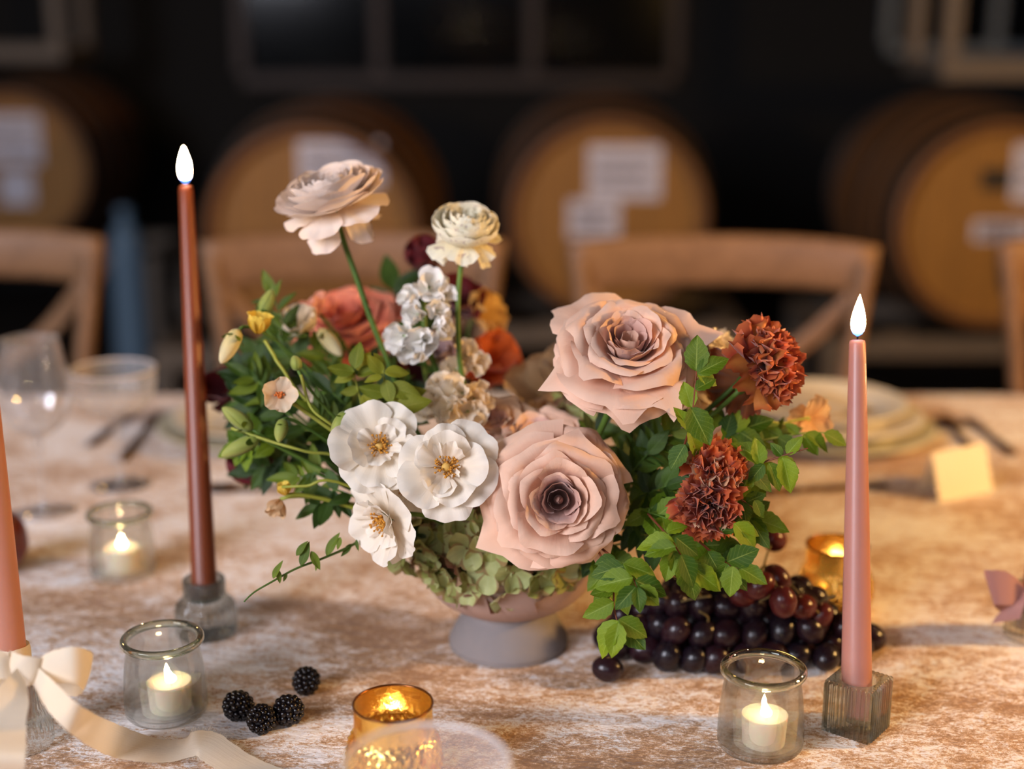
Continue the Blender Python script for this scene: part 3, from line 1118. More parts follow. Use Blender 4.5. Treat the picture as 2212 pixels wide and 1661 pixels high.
# red fruit at the left edge
fp = T(-6, 1236)
root = thing('plum', 'dark red round fruit behind the left candle', 'fruit', fp)
pr = smooth_profile([(.0002, 0), (.018, .003), (.032, .02), (.0345, .036), (.029, .056), (.015, .066), (.004, .064), (.0002, .062)], 5)
part(root, 'flesh', mk('flesh', lathe([(max(q.x, .0002), q.y) for q in pr], 32)), plain('plum_skin', srgb(120, 38, 22), .35, var=.3, nscale=25), Matrix.Translation(fp))
part(root, 'stalk', mk('stalk', tube([fp + Vector((0, 0, .061)), fp + Vector((.002, 0, .072))], .0016, 6)), m_wick)

# ------------------------------------------------------------------ blackberries
m_berry = plain('blackberry_skin', srgb(16, 9, 13), .22, var=.3, nscale=60, bump=0, spec=.5)
drupe = mk('drupelet', sphere(1.0, 10, 7))
m_berrycore = plain('blackberry_core', srgb(10, 5, 8), .5)
def blackberry(px, py, s, rot, label):
    c = T(px, py)
    R = .0118 * s
    ctr = c + Vector((0, 0, R * .95))
    root = thing('blackberry', label, 'blackberry', c, 'loose blackberries on the cloth')
    Mr = Matrix.Translation(ctr) @ Euler(rot).to_matrix().to_4x4()
    part(root, 'core', mk('core', sphere(R * .84, 14, 10, 1, 1, 1.06)), m_berrycore, Mr)
    n = 62
    for k in range(n):
        z = 1 - 2 * (k + .5) / n
        a = k * 2.39996
        q = math.sqrt(1 - z * z)
        pos = Vector((q * math.cos(a) * R * .86, q * math.sin(a) * R * .86, z * R * .94))
        rr = R * .245 * (1 + random.uniform(-.12, .12))
        part(root, 'drupelet', drupe, m_berry, Mr @ Matrix.Translation(pos) @ Matrix.Scale(rr, 4))
blackberry(663, 1496, 1.0, (.3, .5, 0), 'single blackberry apart, nearest the stone bowl')
blackberry(516, 1552, 1.06, (1.2, .2, .4), 'leftmost blackberry of the touching three')
blackberry(566, 1580, 1.0, (1.4, .9, 0), 'lowest middle blackberry of the touching three')
blackberry(624, 1562, 1.06, (.8, -.6, 1), 'rightmost blackberry of the touching three')

# ------------------------------------------------------------------ grapes
def grape_mat(name, c1, c2):
    t = NT(name)
    nz = t.noise(40, 3, .6, t.obj())
    oi = t.n('ObjectInfo')
    c = t.mixc(oi.outputs['Random'], c1, c2)
    c = t.mixc(t.math('MULTIPLY', t.math('GREATER_THAN', nz.outputs['Fac'], .56), .22), c, srgb(86, 84, 104))
    p = t.principled(Base_Color=c, Roughness=.27, Specular_IOR_Level=.38, Subsurface_Weight=.08)
    p.inputs['Subsurface Radius'].default_value = (1, .25, .15)
    p.inputs['Subsurface Scale'].default_value = .006
    t.l(t.math('ADD', t.math('MULTIPLY', nz.outputs['Fac'], .35), .08), p.inputs['Roughness'])
    return t.surf(p.outputs[0])
m_grape = grape_mat('black_grape_skin', srgb(14, 5, 9), srgb(38, 9, 13))
m_redgrape = grape_mat('red_grape_skin', srgb(88, 24, 15), srgb(62, 14, 12))
m_gstem = plain('grape_stalk', srgb(112, 96, 52), .7)
grape_me = mk('grape', sphere(1.0, 18, 12, 1, 1, 1.2))
def bunch(name_label, spots, mat, base):
    root = thing('grape_bunch', name_label, 'grapes', base)
    for (p, r) in spots:
        e = Euler((random.uniform(-.9, .9) + PI / 2 * random.choice((0, 1)), random.uniform(-.5, .5), random.uniform(0, 6))).to_matrix().to_4x4()
        me = grape_me if mat is m_grape else redgrape_me
        part(root, 'grape', me, mat, Matrix.Translation(p) @ e @ Matrix.Scale(r, 4))
    return root
redgrape_me = mk('grape', sphere(1.0, 18, 12, 1, 1, 1.25))
gb = T(1590, 1405)
sp_ = []
for layer, (z, ax_, ay_) in enumerate(((.0138, .124, .058), (.0335, .112, .046), (.053, .078, .034))):
    step = .0232
    ny = int(ay_ / step) + 1
    for j in range(-ny, ny + 1):
        for i in range(-7, 8):
            x = i * step * 1.04 + (.5 * step if (j + layer) % 2 else 0) + random.uniform(-.003, .003)
            y = j * step * .92 + (.3 * step if layer % 2 else 0) + random.uniform(-.003, .003)
            if (x / ax_) ** 2 + (y / ay_) ** 2 <= 1.0:
                taper_z = z - (.004 if layer and abs(x) > ax_ * .8 else 0)
                sp_.append((gb + Vector((x, y, taper_z + random.uniform(-.0015, .0035))), .0128 * random.uniform(.92, 1.06)))
q = T(1312, 1476)
sp_.append((q + Vector((0, 0, .0142)), .0120))
gr = bunch('heap of dark black grapes on the cloth under the leaves', sp_, m_grape, gb)
for k in range(9):
    a = gb + Vector((random.uniform(-.07, .09), random.uniform(-.045, -.02), .045 + random.uniform(0, .02)))
    pts = [a, a + Vector((random.uniform(-.012, .012), -.006, .008)), a + Vector((random.uniform(-.02, .02), -.010, .015))]
    part(gr, 'stalk', mk('stalk', tube(smooth_profile(pts, 4), .0011, 6)), m_gstem)
red = []
for (px, py, d, r) in ((1672, 1165, 1.33, .0142), (1640, 1265, 1.255, .0145), (1692, 1300, 1.25, .0150), (1735, 1310, 1.275, .0142), (1678, 1250, 1.29, .0142), (1604, 1285, 1.285, .0135), (1772, 1330, 1.29, .0130)):
    red.append((W(px, py, d), r * .82))
rb_ = bunch('small cluster of red grapes lying on top of the black grapes', red, m_redgrape, W(1690, 1330, 1.28))
stalk_top = W(1650, 1222, 1.30)
for (p, r) in red:
    part(rb_, 'stalk', mk('stalk', tube(smooth_profile([p + (stalk_top - p).normalized() * r * .8, (p + stalk_top) / 2 + Vector((0, 0, .004)), stalk_top], 4), .0010, 6)), m_gstem)

# ------------------------------------------------------------------ ribbons
m_silk = petal_mat('cream_silk', srgb(250, 236, 212), srgb(250, 236, 212), None, .30, .5, .03)
m_mauve_silk = petal_mat('mauve_silk', srgb(190, 140, 132), srgb(190, 140, 132), None, .20, .5, .04)

def band(ctrl, k=8, nw=8, fray=.0006, bow=.0):
    """ribbon from control rows: (centre, width vector)"""
    C = smooth_profile([Vector(c) for c, w in ctrl], k)
    Wv = smooth_profile([Vector(w) for c, w in ctrl], k)
    V, U = [], []
    n = len(C)
    for j in range(n):
        t = (C[min(j + 1, n - 1)] - C[max(j - 1, 0)]).normalized()
        nn = t.cross(Wv[j])
        nn = nn.normalized() if nn.length > 1e-6 else Vector((0, 0, 1))
        for i in range(nw + 1):
            u = -1 + 2 * i / nw
            f = 1 + (random.uniform(-1, 1) * .035 if abs(u) > .99 else 0)
            V.append(C[j] + Wv[j] * (u * f) + nn * (bow * (1 - u * u)))
            U.append((u * .5 + .5, j / (n - 1)))
    F = []
    for j in range(n - 1):
        for i in range(nw):
            a = j * (nw + 1) + i
            F.append((a, a + 1, a + nw + 2, a + nw + 1))
    return V, F, U

kn = W(52, 1442, 1.055)                         # knot, in front of the candle
root = thing('silk_ribbon', 'cream silk ribbon tied in a bow round the left candle, tails trailing', 'ribbon', kn)
hw = .0155
U1 = UP * hw
def q(px, py, d):
    return W(px, py, d)
part(root, 'knot', mk('knot', band([(q(20, 1440, 1.060), D(.1, 1, .2) * .013), (q(45, 1446, 1.052), D(.3, 1, .5) * .013), (q(74, 1452, 1.052), D(.5, 1, .2) * .012), (q(92, 1455, 1.062), D(.6, 1, -.3) * .008)], 6, 8, bow=.002)), m_silk)
part(root, 'loop', mk('loop', band([(q(70, 1448, 1.06), D(.2, 1, .2) * .006), (q(110, 1440, 1.05), D(0, 1, .1) * .0115), (q(160, 1437, 1.045), D(.05, 1, .2) * .0145), (q(190, 1452, 1.06), D(.25, 1, 0) * .0145),
     (q(172, 1468, 1.085), D(.3, 1, -.2) * .0130), (q(120, 1464, 1.085), D(.2, 1, 0) * .010), (q(76, 1456, 1.07), D(.2, 1, 0) * .006)], 8, 8, bow=.0015)), m_silk)
part(root, 'loop', mk('loop', band([(q(40, 1446, 1.06), D(-.2, 1, .2) * .006), (q(0, 1436, 1.05), D(0, 1, .1) * .011), (q(-60, 1436, 1.05), D(.05, 1, .2) * .0145), (q(-80, 1456, 1.07), D(-.25, 1, 0) * .0145),
     (q(-50, 1470, 1.085), D(-.3, 1, -.2) * .0130), (q(0, 1466, 1.08), D(-.2, 1, 0) * .010), (q(36, 1456, 1.07), D(-.2, 1, 0) * .006)], 8, 8, bow=.0015)), m_silk)
part(root, 'wrap', mk('wrap', lathe([(.0148, -.012), (.0156, -.008), (.0155, .006), (.0147, .010)], 40)), m_silk, Matrix.Translation(hb3 + (c3top - c3b).normalized() * .074) @ frame(c3top - c3b))
# long tail to the lower right
tail = [(q(74, 1455, 1.055), D(.4, 1, .3) * .007), (q(108, 1500, 1.04), D(.45, .8, .4) * .012), (q(165, 1556, 1.03), D(.45, .75, .5) * .0150),
        (T(250, 1600, .012), Vector((.10, .98, .30)) * .0155), (T(330, 1621, .005), Vector((.25, .95, .12)) * .0155), (T(385, 1620, .006), Vector((.35, .8, .45)) * .012),
        (T(420, 1606, .012), Vector((-.1, .45, .85)) * .010), (T(452, 1612, .010), Vector((.30, .8, .35)) * .0150), (T(510, 1648, .005), Vector((.50, .80, .05)) * .0160), (T(590, 1682, .003), Vector((.42, .88, .0)) * .0160), (T(690, 1705, .002), Vector((.30, .95, 0)) * .0160)]
part(root, 'tail', mk('tail', band(tail, 9, 10)), m_silk)
tail2 = [(q(46, 1456, 1.05), D(-.5, 1, .3) * .006), (q(30, 1500, 1.035), D(-.9, .4, .3) * .011), (q(12, 1570, 1.02), D(-1, .15, .3) * .014), (q(6, 1650, 1.0), D(-1, .05, .2) * .015), (T(-2, 1720, .004), Vector((-1, .1, 0)) * .015), (T(-30, 1800, .003), Vector((-1, .3, 0)) * .015)]
part(root, 'tail', mk('tail', band(tail2, 8, 8)), m_silk)
# fraying threads on the edges of the long tail
fr = []
Cs = smooth_profile([c for c, w in tail], 9)
Ws = smooth_profile([w for c, w in tail], 9)
for j in range(14, len(Cs) - 4):
    for s in (-1, 1):
        for r_ in range(3):
            f = random.random()
            c = Cs[j].lerp(Cs[j + 1], f) + Ws[j].lerp(Ws[j + 1], f) * s * .99
            e = c + Ws[j].normalized() * s * random.uniform(.001, .003) + Vector((random.uniform(-.0012, .0012),) * 3)
            e.z = max(e.z, TZ + .0012)
            fr.append(tube([c, e], .00012, 3, False))
part(root, 'frayed_threads', mk('frayed_threads', join(*fr)), m_silk, kind='stuff')

k4 = W(2205, 1275, 1.33)
root = thing('silk_ribbon', 'dusty mauve ribbon bow at the right edge', 'ribbon', k4)
part(root, 'loop', mk('loop', band([(q(2215, 1290, 1.335), D(0, 1, .1) * .009), (q(2180, 1272, 1.32), D(-.1, 1, .2) * .016), (q(2136, 1270, 1.32), D(-.35, 1, .2) * .0175), (q(2160, 1290, 1.345), D(-.35, 1, .2) * .016), (q(2212, 1296, 1.345), D(0, 1, .1) * .008)], 7, 8)), m_mauve_silk)
part(root, 'tail', mk('tail', band([(q(2205, 1290, 1.33), D(.4, 1, .3) * .008), (q(2188, 1310, 1.325), D(.8, .4, .3) * .012), (q(2172, 1342, 1.325), D(.9, .2, .2) * .013)], 7, 8)), m_mauve_silk)
part(root, 'loop', mk('loop', band([(q(2215, 1290, 1.335), D(0, 1, .1) * .009), (q(2260, 1262, 1.32), D(.1, 1, .2) * .016), (q(2300, 1268, 1.325), D(.35, 1, .2) * .0175), (q(2262, 1284, 1.345), D(.3, 1, .2) * .015), (q(2222, 1290, 1.34), D(0, 1, .1) * .008)], 7, 8)), m_mauve_silk)

# ------------------------------------------------------------------ bowl
BC = T(1098, 1388)
m_clay = plain('weathered_clay', srgb(172, 142, 128), .85, var=.16, nscale=22, bump=.25)
m_shaded_foot = plain('shaded_weathered_clay', srgb(140, 132, 130), .85, var=.22, nscale=26, bump=.3)  # same clay, with the bouquet's shadow put into a darker foot colour
root = thing('footed_bowl', 'weathered clay footed bowl holding the flower arrangement', 'bowl', BC)
Mb = Matrix.Translation(BC)
pr = smooth_profile([(.0003, .036), (.03, .038), (.055, .046), (.074, .062), (.085, .086), (.087, .094), (.084, .095), (.081, .088), (.070, .068), (.05, .054), (.0003, .050)], 6)
part(root, 'bowl_body', mk('bowl_body', lathe([(max(p.x, .0003), p.y) for p in pr], 72)), m_clay, Mb)
pr = smooth_profile([(.0003, 0), (.050, 0), (.0555, .003), (.0550, .009), (.0470, .024), (.0390, .034), (.0350, .039), (.0003, .040)], 6)
part(root, 'foot', mk('foot', lathe([(max(p.x, .0003), p.y) for p in pr], 64)), m_shaded_foot, Mb, label='grey flared foot of the bowl, darkened as bouquet shadow')
HUB = BC + Vector((0, 0, .075))                 # where the stems gather

# ================================================================== FLOWERS
m_stem_g = leaf_mat('stem_green', srgb(58, 88, 28), srgb(92, 122, 46), srgb(110, 140, 60), 0.0, .5)
m_stem_y = leaf_mat('stem_yellow_green', srgb(142, 146, 48), srgb(160, 166, 72), srgb(170, 175, 90), 0.0, .5)
m_stem_r = plain('reddish_twig', srgb(120, 62, 36), .6)
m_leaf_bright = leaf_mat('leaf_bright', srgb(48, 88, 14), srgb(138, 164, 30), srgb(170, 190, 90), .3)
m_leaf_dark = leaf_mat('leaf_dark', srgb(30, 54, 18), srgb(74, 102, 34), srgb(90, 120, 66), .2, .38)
m_leaf_olive = leaf_mat('leaf_olive', srgb(104, 118, 28), srgb(164, 162, 44), srgb(172, 172, 80), .3, .5)
m_leaf_mid = leaf_mat('leaf_mid', srgb(56, 84, 20), srgb(122, 140, 36), srgb(130, 150, 70), .25)

def rose_petal(rb, zb, t0, t1, L, hw, roll=0.0, point=.0, round_=.22, wave=.02, ph=0.0, edge_roll=0.0, nu=14, nv=12, wbase=.35):
    """petal wrapped round the flower's axis (Z), centred on azimuth 0; unit size"""
    prof = []
    r, z = rb, zb
    N = 40
    for i in range(N + 1):
        prof.append((r, z, i / N))
        v = (i + .5) / N
        a = t0 + (t1 - t0) * v + roll * sstep(.76, 1.0, v)
        r += L / N * math.sin(a)
        z += L / N * math.cos(a)
    def at(v):
        x = min(max(v, 0), 1) * N
        i = min(int(x), N - 1)
        f = x - i
        p, q_ = prof[i], prof[i + 1]
        return p[0] + (q_[0] - p[0]) * f, p[1] + (q_[1] - p[1]) * f
    u0 = .35 * math.sin(ph * 3.1)
    def fn(u, v):
        au = abs(u)
        ln = 1 - round_ * au ** 2.6 + point * max(0, 1 - abs(u - u0) * 2.6) ** 1.7
        vv = v * ln
        rr, zz = at(min(vv, 1.0))
        over = max(0, vv - 1)
        wprof = wbase + (1 - wbase) * math.sin(PI / 2 * min(1, v * 1.5))
        a = t1 + roll
        rr += over * L * math.sin(a)
        zz += over * L * math.cos(a)
        # side edges roll outwards near the tip
        er = edge_roll * min(1.4, abs(u - u0)) ** 2.2 * sstep(.5, 1, v)
        rr += er * .6
        zz -= er * .5
        rr = max(rr, .003)
        w = wave * v * v * (math.sin(5.0 * u + ph) + .6 * math.sin(11 * u + 2.3 * ph))
        rr += w * math.cos(a)
        zz += w * math.sin(a) * -1
        az = u * hw * wprof
        return (rr * math.cos(az), rr * math.sin(az), zz)
    return grid(fn, nu, nv)

def bezier(p0, p1, p2, n=14):
    return [p0 * (1 - t) ** 2 + p1 * (2 * t * (1 - t)) + p2 * t * t for t in np.linspace(0, 1, n)]

def stem_to_hub(root, head, axis, mat, r=.0022, pull=.05, hub=None, bend=None):
    hub = hub or HUB + Vector((random.uniform(-.02, .02), random.uniform(-.02, .02), 0))
    ctrl = bend if bend is not None else head - Vector(axis) * pull
    part(root, 'stem', mk('stem', tube(bezier(Vector(head), Vector(ctrl), Vector(hub)), r, 8)), mat)

def layered_flower(name, label, cat, face, axis, R, layers, mat, face_z=.55, spin=0.0, stem=None, group=None, seed=1, hub=None, stem_r=.0022, bend=None):
    """face = point at the middle of the flower face. layers = list of dicts"""
    rs = random.Random(seed)
    axis = Vector(axis).normalized()
    base = Vector(face) - axis * (face_z * R)
    root = thing(name, label, cat, hub or HUB, group)
    M = Matrix.Translation(base) @ frame(axis, spin)
    k = 0
    for ly in layers:
        n = ly['n']
        off = ly.get('off', rs.uniform(0, 6.28))
        for i in range(n):
            jit = ly.get('jit', .06)
            g = rose_petal(ly['rb'], ly.get('zb', 0.0), ly['t0'] + rs.uniform(-jit, jit), ly['t1'] + rs.uniform(-jit * 2, jit * 2),
                           ly['L'] * (1 + rs.uniform(-jit, jit)), ly['hw'] * (1 + rs.uniform(-jit, jit)), ly.get('roll', 0) * rs.uniform(.7, 1.3),
                           ly.get('point', 0), ly.get('round', .22), ly.get('wave', .02), rs.uniform(0, 6.28), ly.get('er', 0.0) * rs.uniform(.4, 1.3),
                           ly.get('nu', 14), ly.get('nv', 12), ly.get('wb', .35))
            me = mesh('petal', [Vector(v) * R for v in g[0]], g[1], g[2])
            az = off + 2 * PI * i / n + rs.uniform(-.12, .12) * (5 / n)
            part(root, 'petal', me, ly.get('mat', mat), M @ Matrix.Rotation(az, 4, 'Z'))
            k += 1
    if stem is not None:
        stem_to_hub(root, base + axis * .05 * R, axis, stem, stem_r, .06, None, bend)
    return root, M

dg = math.radians
m_blush = petal_mat('blush_rose_petal', srgb(226, 150, 104), srgb(244, 196, 166), srgb(248, 208, 182), .18, .62, .03)
m_blush_in = petal_mat('mauve_rose_heart', srgb(150, 88, 72), srgb(212, 160, 142), srgb(236, 194, 176), .16, .62, .05)
m_tan_rose = petal_mat('tan_rose_petal', srgb(190, 140, 92), srgb(226, 184, 146), srgb(232, 196, 164), .25, .65, .08)

m_heart = petal_mat('chocolate_rose_heart', srgb(128, 78, 62), srgb(178, 124, 106), srgb(222, 176, 156), .15, .62, .05)
def rose_layers(heart=None, flare=False):
    hm_ = heart or m_heart
    L_ = [
        dict(n=3, rb=.02, t0=dg(30), t1=dg(-40), L=.50, hw=2.0, roll=dg(-4), mat=hm_, jit=.04, wave=.006, off=0.3),
        dict(n=3, rb=.04, t0=dg(36), t1=dg(-16), L=.60, hw=1.6, roll=dg(12), mat=hm_, jit=.05, wave=.010),
        dict(n=4, rb=.05, t0=dg(42), t1=dg(-5), L=.70, hw=1.20, roll=dg(28), mat=m_blush_in, jit=.06, wave=.016, point=.02),
        dict(n=4, rb=.06, t0=dg(46), t1=dg(-3), L=.76, hw=1.15, roll=dg(40), mat=m_blush_in, jit=.07, wave=.020, point=.03, er=.02),
        dict(n=5, rb=.07, t0=dg(50), t1=dg(0), L=.82, hw=.95, roll=dg(55), jit=.07, wave=.022, point=.04, er=.03),
        dict(n=5, rb=.08, t0=dg(55), t1=dg(8), L=.88, hw=.92, roll=dg(75), jit=.09, wave=.025, point=.07, er=.06),
        dict(n=5, rb=.10, t0=dg(62), t1=dg(20), L=.96, hw=.88, roll=dg(105), jit=.11, wave=.028, point=.12, er=.12),
        dict(n=5, rb=.12, t0=dg(70), t1=dg(40), L=1.04, hw=.86, roll=dg(110), jit=.12, wave=.030, point=.24, er=.22),
        dict(n=5, rb=.14, t0=dg(80), t1=dg(60), L=1.09, hw=.84, roll=dg(100), jit=.12, wave=.032, point=.32, er=.28),
        dict(n=5, rb=.15, t0=dg(92), t1=dg(82), L=1.10, hw=.80, roll=dg(80), jit=.13, wave=.034, point=.38, er=.30),
    ]
    if flare:
        L_.append(dict(n=4, rb=.15, t0=dg(84), t1=dg(76), L=1.24, hw=.66, roll=dg(45), jit=.15, wave=.034, point=.36, er=.26, off=.9))
    return L_

R1 = .0500
layered_flower('garden_rose', 'large blush rose in the front centre facing the viewer', 'rose', W(1208, 1082, 1.155), D(.0, .02, 1), R1, rose_layers(), m_blush, .62, .4, m_stem_g, 'blush garden roses', 3)
layered_flower('garden_rose', 'large blush rose standing upper right, tilted upward', 'rose', W(1362, 722, 1.175), D(.06, .62, .80), .0500, rose_layers(m_blush, True), m_blush, .62, 1.1, m_stem_g, 'blush garden roses', 11,
               bend=W(1310, 960, 1.25), stem_r=.003)
layered_flower('garden_rose', 'blush rose half hidden behind the front rose', 'rose', W(1165, 935, 1.275), D(.05, .8, .5), .050, rose_layers(), m_blush, .6, 2.0, m_stem_g, 'blush garden roses', 5)
layered_flower('garden_rose', 'small tan rose between white flowers and blush rose', 'rose', W(1062, 905, 1.29), D(-.1, .75, .55), .040, rose_layers(), m_tan_rose, .6, .7, m_stem_g, 'tan roses', 8)

# --- ranunculus
m_ran = petal_mat('pale_pink_ranunculus', srgb(246, 218, 196), srgb(254, 240, 228), srgb(252, 230, 214), .28, .62, .015)
m_ran_c = petal_mat('ranunculus_green_heart', srgb(190, 200, 90), srgb(226, 226, 150), None, .2, .6, .05)
m_cream_ran = petal_mat('cream_ranunculus', srgb(246, 230, 180), srgb(254, 246, 216), srgb(254, 248, 226), .25, .62, .02, srgb(150, 100, 110))
def ran_layers(inner):
    L = [dict(n=6, rb=.02, zb=.16, t0=dg(30), t1=dg(-30), L=.24, hw=.8, mat=inner, jit=.05, wave=.01, nu=8, nv=7)]
    for i in range(9):
        f = i / 8
        L.append(dict(n=8, rb=.08 + .05 * f, zb=.12 - .08 * f, t0=dg(50 + 42 * f), t1=dg(-34 + 90 * f), L=.46 + .56 * f, hw=.70, roll=dg(-10), jit=.06, wave=.016, er=.01, round=.26, nu=10, nv=9))
    return L
lay = ran_layers(m_ran_c) + [dict(n=6, rb=.12, zb=.02, t0=dg(92), t1=dg(108), L=.92, hw=.62, roll=dg(10), jit=.12, wave=.03),
                              dict(n=5, rb=.10, zb=-.02, t0=dg(112), t1=dg(150), L=.80, hw=.50, roll=dg(10), jit=.18, wave=.04)]
rr, Mr = layered_flower('ranunculus', 'tall pale pink ranunculus above the arrangement on a green stem', 'ranunculus', W(708, 402, 1.27), D(-.26, .86, .44), .0485, lay, m_ran, .40, .3, None, 'ranunculus', 21)
hd = W(722, 455, 1.29)
part(rr, 'stem', mk('stem', tube(smooth_profile([hd, W(742, 520, 1.292), W(770, 600, 1.295), W(805, 700, 1.30), W(842, 790, 1.305), W(900, 930, 1.32), HUB], 5), .0026, 10)), m_stem_g)
def ball_layers():
    L = []
    for i in range(9):
        f = i / 8
        L.append(dict(n=8, rb=.03 + .06 * f, zb=.16 - .10 * f, t0=dg(24 + 76 * f), t1=dg(-26 + 40 * f), L=.50 + .46 * f, hw=.66, roll=dg(-20), jit=.05, wave=.02, round=.22, nu=10, nv=9))
    return L
lay = ball_layers() + [dict(n=6, rb=.10, zb=.04, t0=dg(95), t1=dg(112), L=.82, hw=.55, jit=.14, wave=.06), dict(n=5, rb=.08, zb=0, t0=dg(115), t1=dg(150), L=.72, hw=.45, jit=.18, wave=.06)]
rr, Mr = layered_flower('ranunculus', 'smaller cream ranunculus on an upright green stem', 'ranunculus', W(1007, 478, 1.27), D(.05, .80, .58), .0385, lay, m_cream_ran, .50, .3, None, 'ranunculus', 22)
part(rr, 'stem', mk('stem', tube(smooth_profile([W(1003, 512, 1.28), W(997, 560, 1.282), W(990, 640, 1.285), W(990, 730, 1.285), W(998, 815, 1.29), W(1030, 950, 1.31), HUB], 5), .0024, 10)), m_stem_g)

# --- open white roses with golden stamens
m_white = petal_mat('white_petal', srgb(252, 230, 198), srgb(255, 244, 226), srgb(255, 246, 232), .30, .6, .025)
m_stam = plain('golden_stamens', srgb(206, 140, 40), .7)
m_pistil = plain('pistil', srgb(224, 178, 88), .7)
def stamens(root, M, R, n=46, rs=random.Random(4), h=.30, spread=.28, mat=None):
    gs = []
    for k in range(n):
        a = rs.uniform(0, 6.28)
        s = rs.uniform(.3, 1)
        tip = Vector((math.cos(a) * spread * s, math.sin(a) * spread * s, h * rs.uniform(.75, 1.1)))
        b = Vector((math.cos(a) * .08, math.sin(a) * .08, .04))
        gs.append(tube([b * R, (b + tip) * .5 * R + Vector((0, 0, .02 * R)), tip * R], .00035, 4, False))
        sp = sphere(.00105, 6, 4)
        gs.append(([Vector(v) + tip * R for v in sp[0]], sp[1], None))
    part(root, 'stamens', mk('stamens', join(*gs)), mat or m_stam, M, kind='stuff', label='ring of golden stamens')
    part(root, 'pistil', mk('pistil', sphere(.11 * R, 12, 8, 1, 1, .9)), m_pistil, M @ Matrix.Translation((0, 0, .14 * R)))
def open_layers(cup=0.0):
    return [dict(n=4, rb=.10, zb=.02, t0=dg(52), t1=dg(28 + cup), L=.62, hw=.72, roll=dg(25), jit=.24, wave=.06, round=.3, er=.04),
            dict(n=5, rb=.10, t0=dg(66), t1=dg(50 + cup), L=.86, hw=.80, roll=dg(25), jit=.18, wave=.06, round=.28, er=.05, point=-.04),
            dict(n=6, rb=.10, zb=-.03, t0=dg(80), t1=dg(76 + cup), L=1.0, hw=.72, roll=dg(30), jit=.16, wave=.065, round=.28, er=.06, point=-.05)]
def open_rose(label, px, py, d, ax, R, seed, group='open white roses', lay=None, mat=None):
    root, M = layered_flower('open_rose', label, 'flower', W(px, py, d), ax, R, lay or open_layers(), mat or m_white, .2, seed, m_stem_g, group, seed)
    stamens(root, M, R)
    return root
open_rose('open white rose on the left with golden centre turned right', 820, 962, 1.19, D(.12, .25, .95), .037, 31)
open_rose('open white rose beside the front blush rose with round golden centre', 964, 1008, 1.17, D(.03, .15, 1), .0375, 32)
open_rose('open white rose at the lower left seen from the side', 822, 1130, 1.185, D(-.62, -.30, .62), .038, 33)
open_rose('white rose tucked behind between the two open white roses', 880, 1048, 1.23, D(-.1, -.35, .8), .034, 34)

# --- flat petals for small flowers
def flat_petal(L, Wd, cup=.1, curl=.1, ruffle=0.0, serr=0.0, kf=9.0, ph=0.0, tipw=.75, nu=10, nv=9, notch=0.0):
    def fn(u, v):
        wp = (math.sin(PI * (.06 + .94 * v) * tipw) / 1.0) ** .8
        ln = 1 - .20 * abs(u) ** 2.4 - notch * max(0, 1 - abs(u) * 3)
        if serr and v > .98:
            ln += serr * (1 if int((u + 1) * 11) % 2 else -1)
        x = L * v * ln
        y = Wd * .5 * u * wp
        z = cup * Wd * u * u * v + curl * L * v * v + ruffle * L * v * v * math.sin(kf * u + ph)
        return (x, y, z)
    return grid(fn, nu, nv)

def fan_flower(name, label, cat, centre, axis, petals, mat, stem=None, group=None, seed=0, bend=None, stem_r=.0018, hub=None):
    """petals: list of (azimuth, tilt from face plane, L, W, cup, curl, ruffle[, mat])"""
    rs = random.Random(seed)
    root = thing(name, label, cat, hub or HUB, group)
    M = Matrix.Translation(Vector(centre)) @ frame(axis, 0)
    for p in petals:
        az, tilt, L, Wd, cup, curl, ruf = p[:7]
        g = flat_petal(L, Wd, cup, curl, ruf, 0, 8, rs.uniform(0, 6), p[8] if len(p) > 8 else .75)
        part(root, 'petal', mk('petal', g), p[7] if len(p) > 7 and p[7] else mat, M @ Matrix.Rotation(az, 4, 'Z') @ Matrix.Rotation(-tilt, 4, 'Y') @ Matrix.Translation((L * .04, 0, 0)))
    if stem is not None:
        stem_to_hub(root, Vector(centre), axis, stem, stem_r, .04, None, bend)
    return root, M

m_peach = petal_mat('peach_white_petal', srgb(236, 196, 150), srgb(250, 228, 200), srgb(250, 224, 190), .35, .6, .05)
m_peach_deep = petal_mat('peach_petal', srgb(232, 172, 104), srgb(244, 206, 158), None, .4, .6, .06)
m_yellow = petal_mat('yellow_petal', srgb(236, 190, 44), srgb(246, 216, 90), None, .35, .55, .05)
ps = [(a + random.uniform(-.1, .1), .35, .0165, .0175, .12, .10, .05) for a in np.linspace(0, 2 * PI, 6)[:-1]]
ro, M = fan_flower('cosmos', 'small peach white five petalled flower on the left with orange centre', 'flower', W(603, 853, 1.205), D(.25, .05, .95), ps, m_peach, m_stem_y, None, 2, W(690, 900, 1.23))
stamens(ro, M, .013, 24, random.Random(9), .25, .3, plain('orange_stamens', srgb(210, 110, 40), .7))
ps = [(a, .9 + random.uniform(-.2, .2), .017, .0145, .12, .10, .06) for a in np.linspace(0, 2 * PI, 6)[:-1]]
fan_flower('cosmos', 'drooping peach flower at the lower left edge of the greenery', 'flower', W(606, 1078, 1.24), D(-.35, -.85, .35), ps, m_peach_deep, m_stem_y, None, 3, W(700, 1040, 1.26))
ps = [(a, 1.2, .0125, .013, .2, -.08, .04) for a in np.linspace(0, 2 * PI, 6)[:-1]]
fan_flower('yellow_bud', 'small yellow bud just above the drooping peach flower', 'flower', W(618, 1070, 1.235), D(-.2, .9, .3), ps, m_yellow, m_stem_y, None, 4, W(700, 1050, 1.25))
ps = [(a, 1.05, .021, .019, .25, -.05, .04) for a in np.linspace(0, 2 * PI, 7)[:-1]]
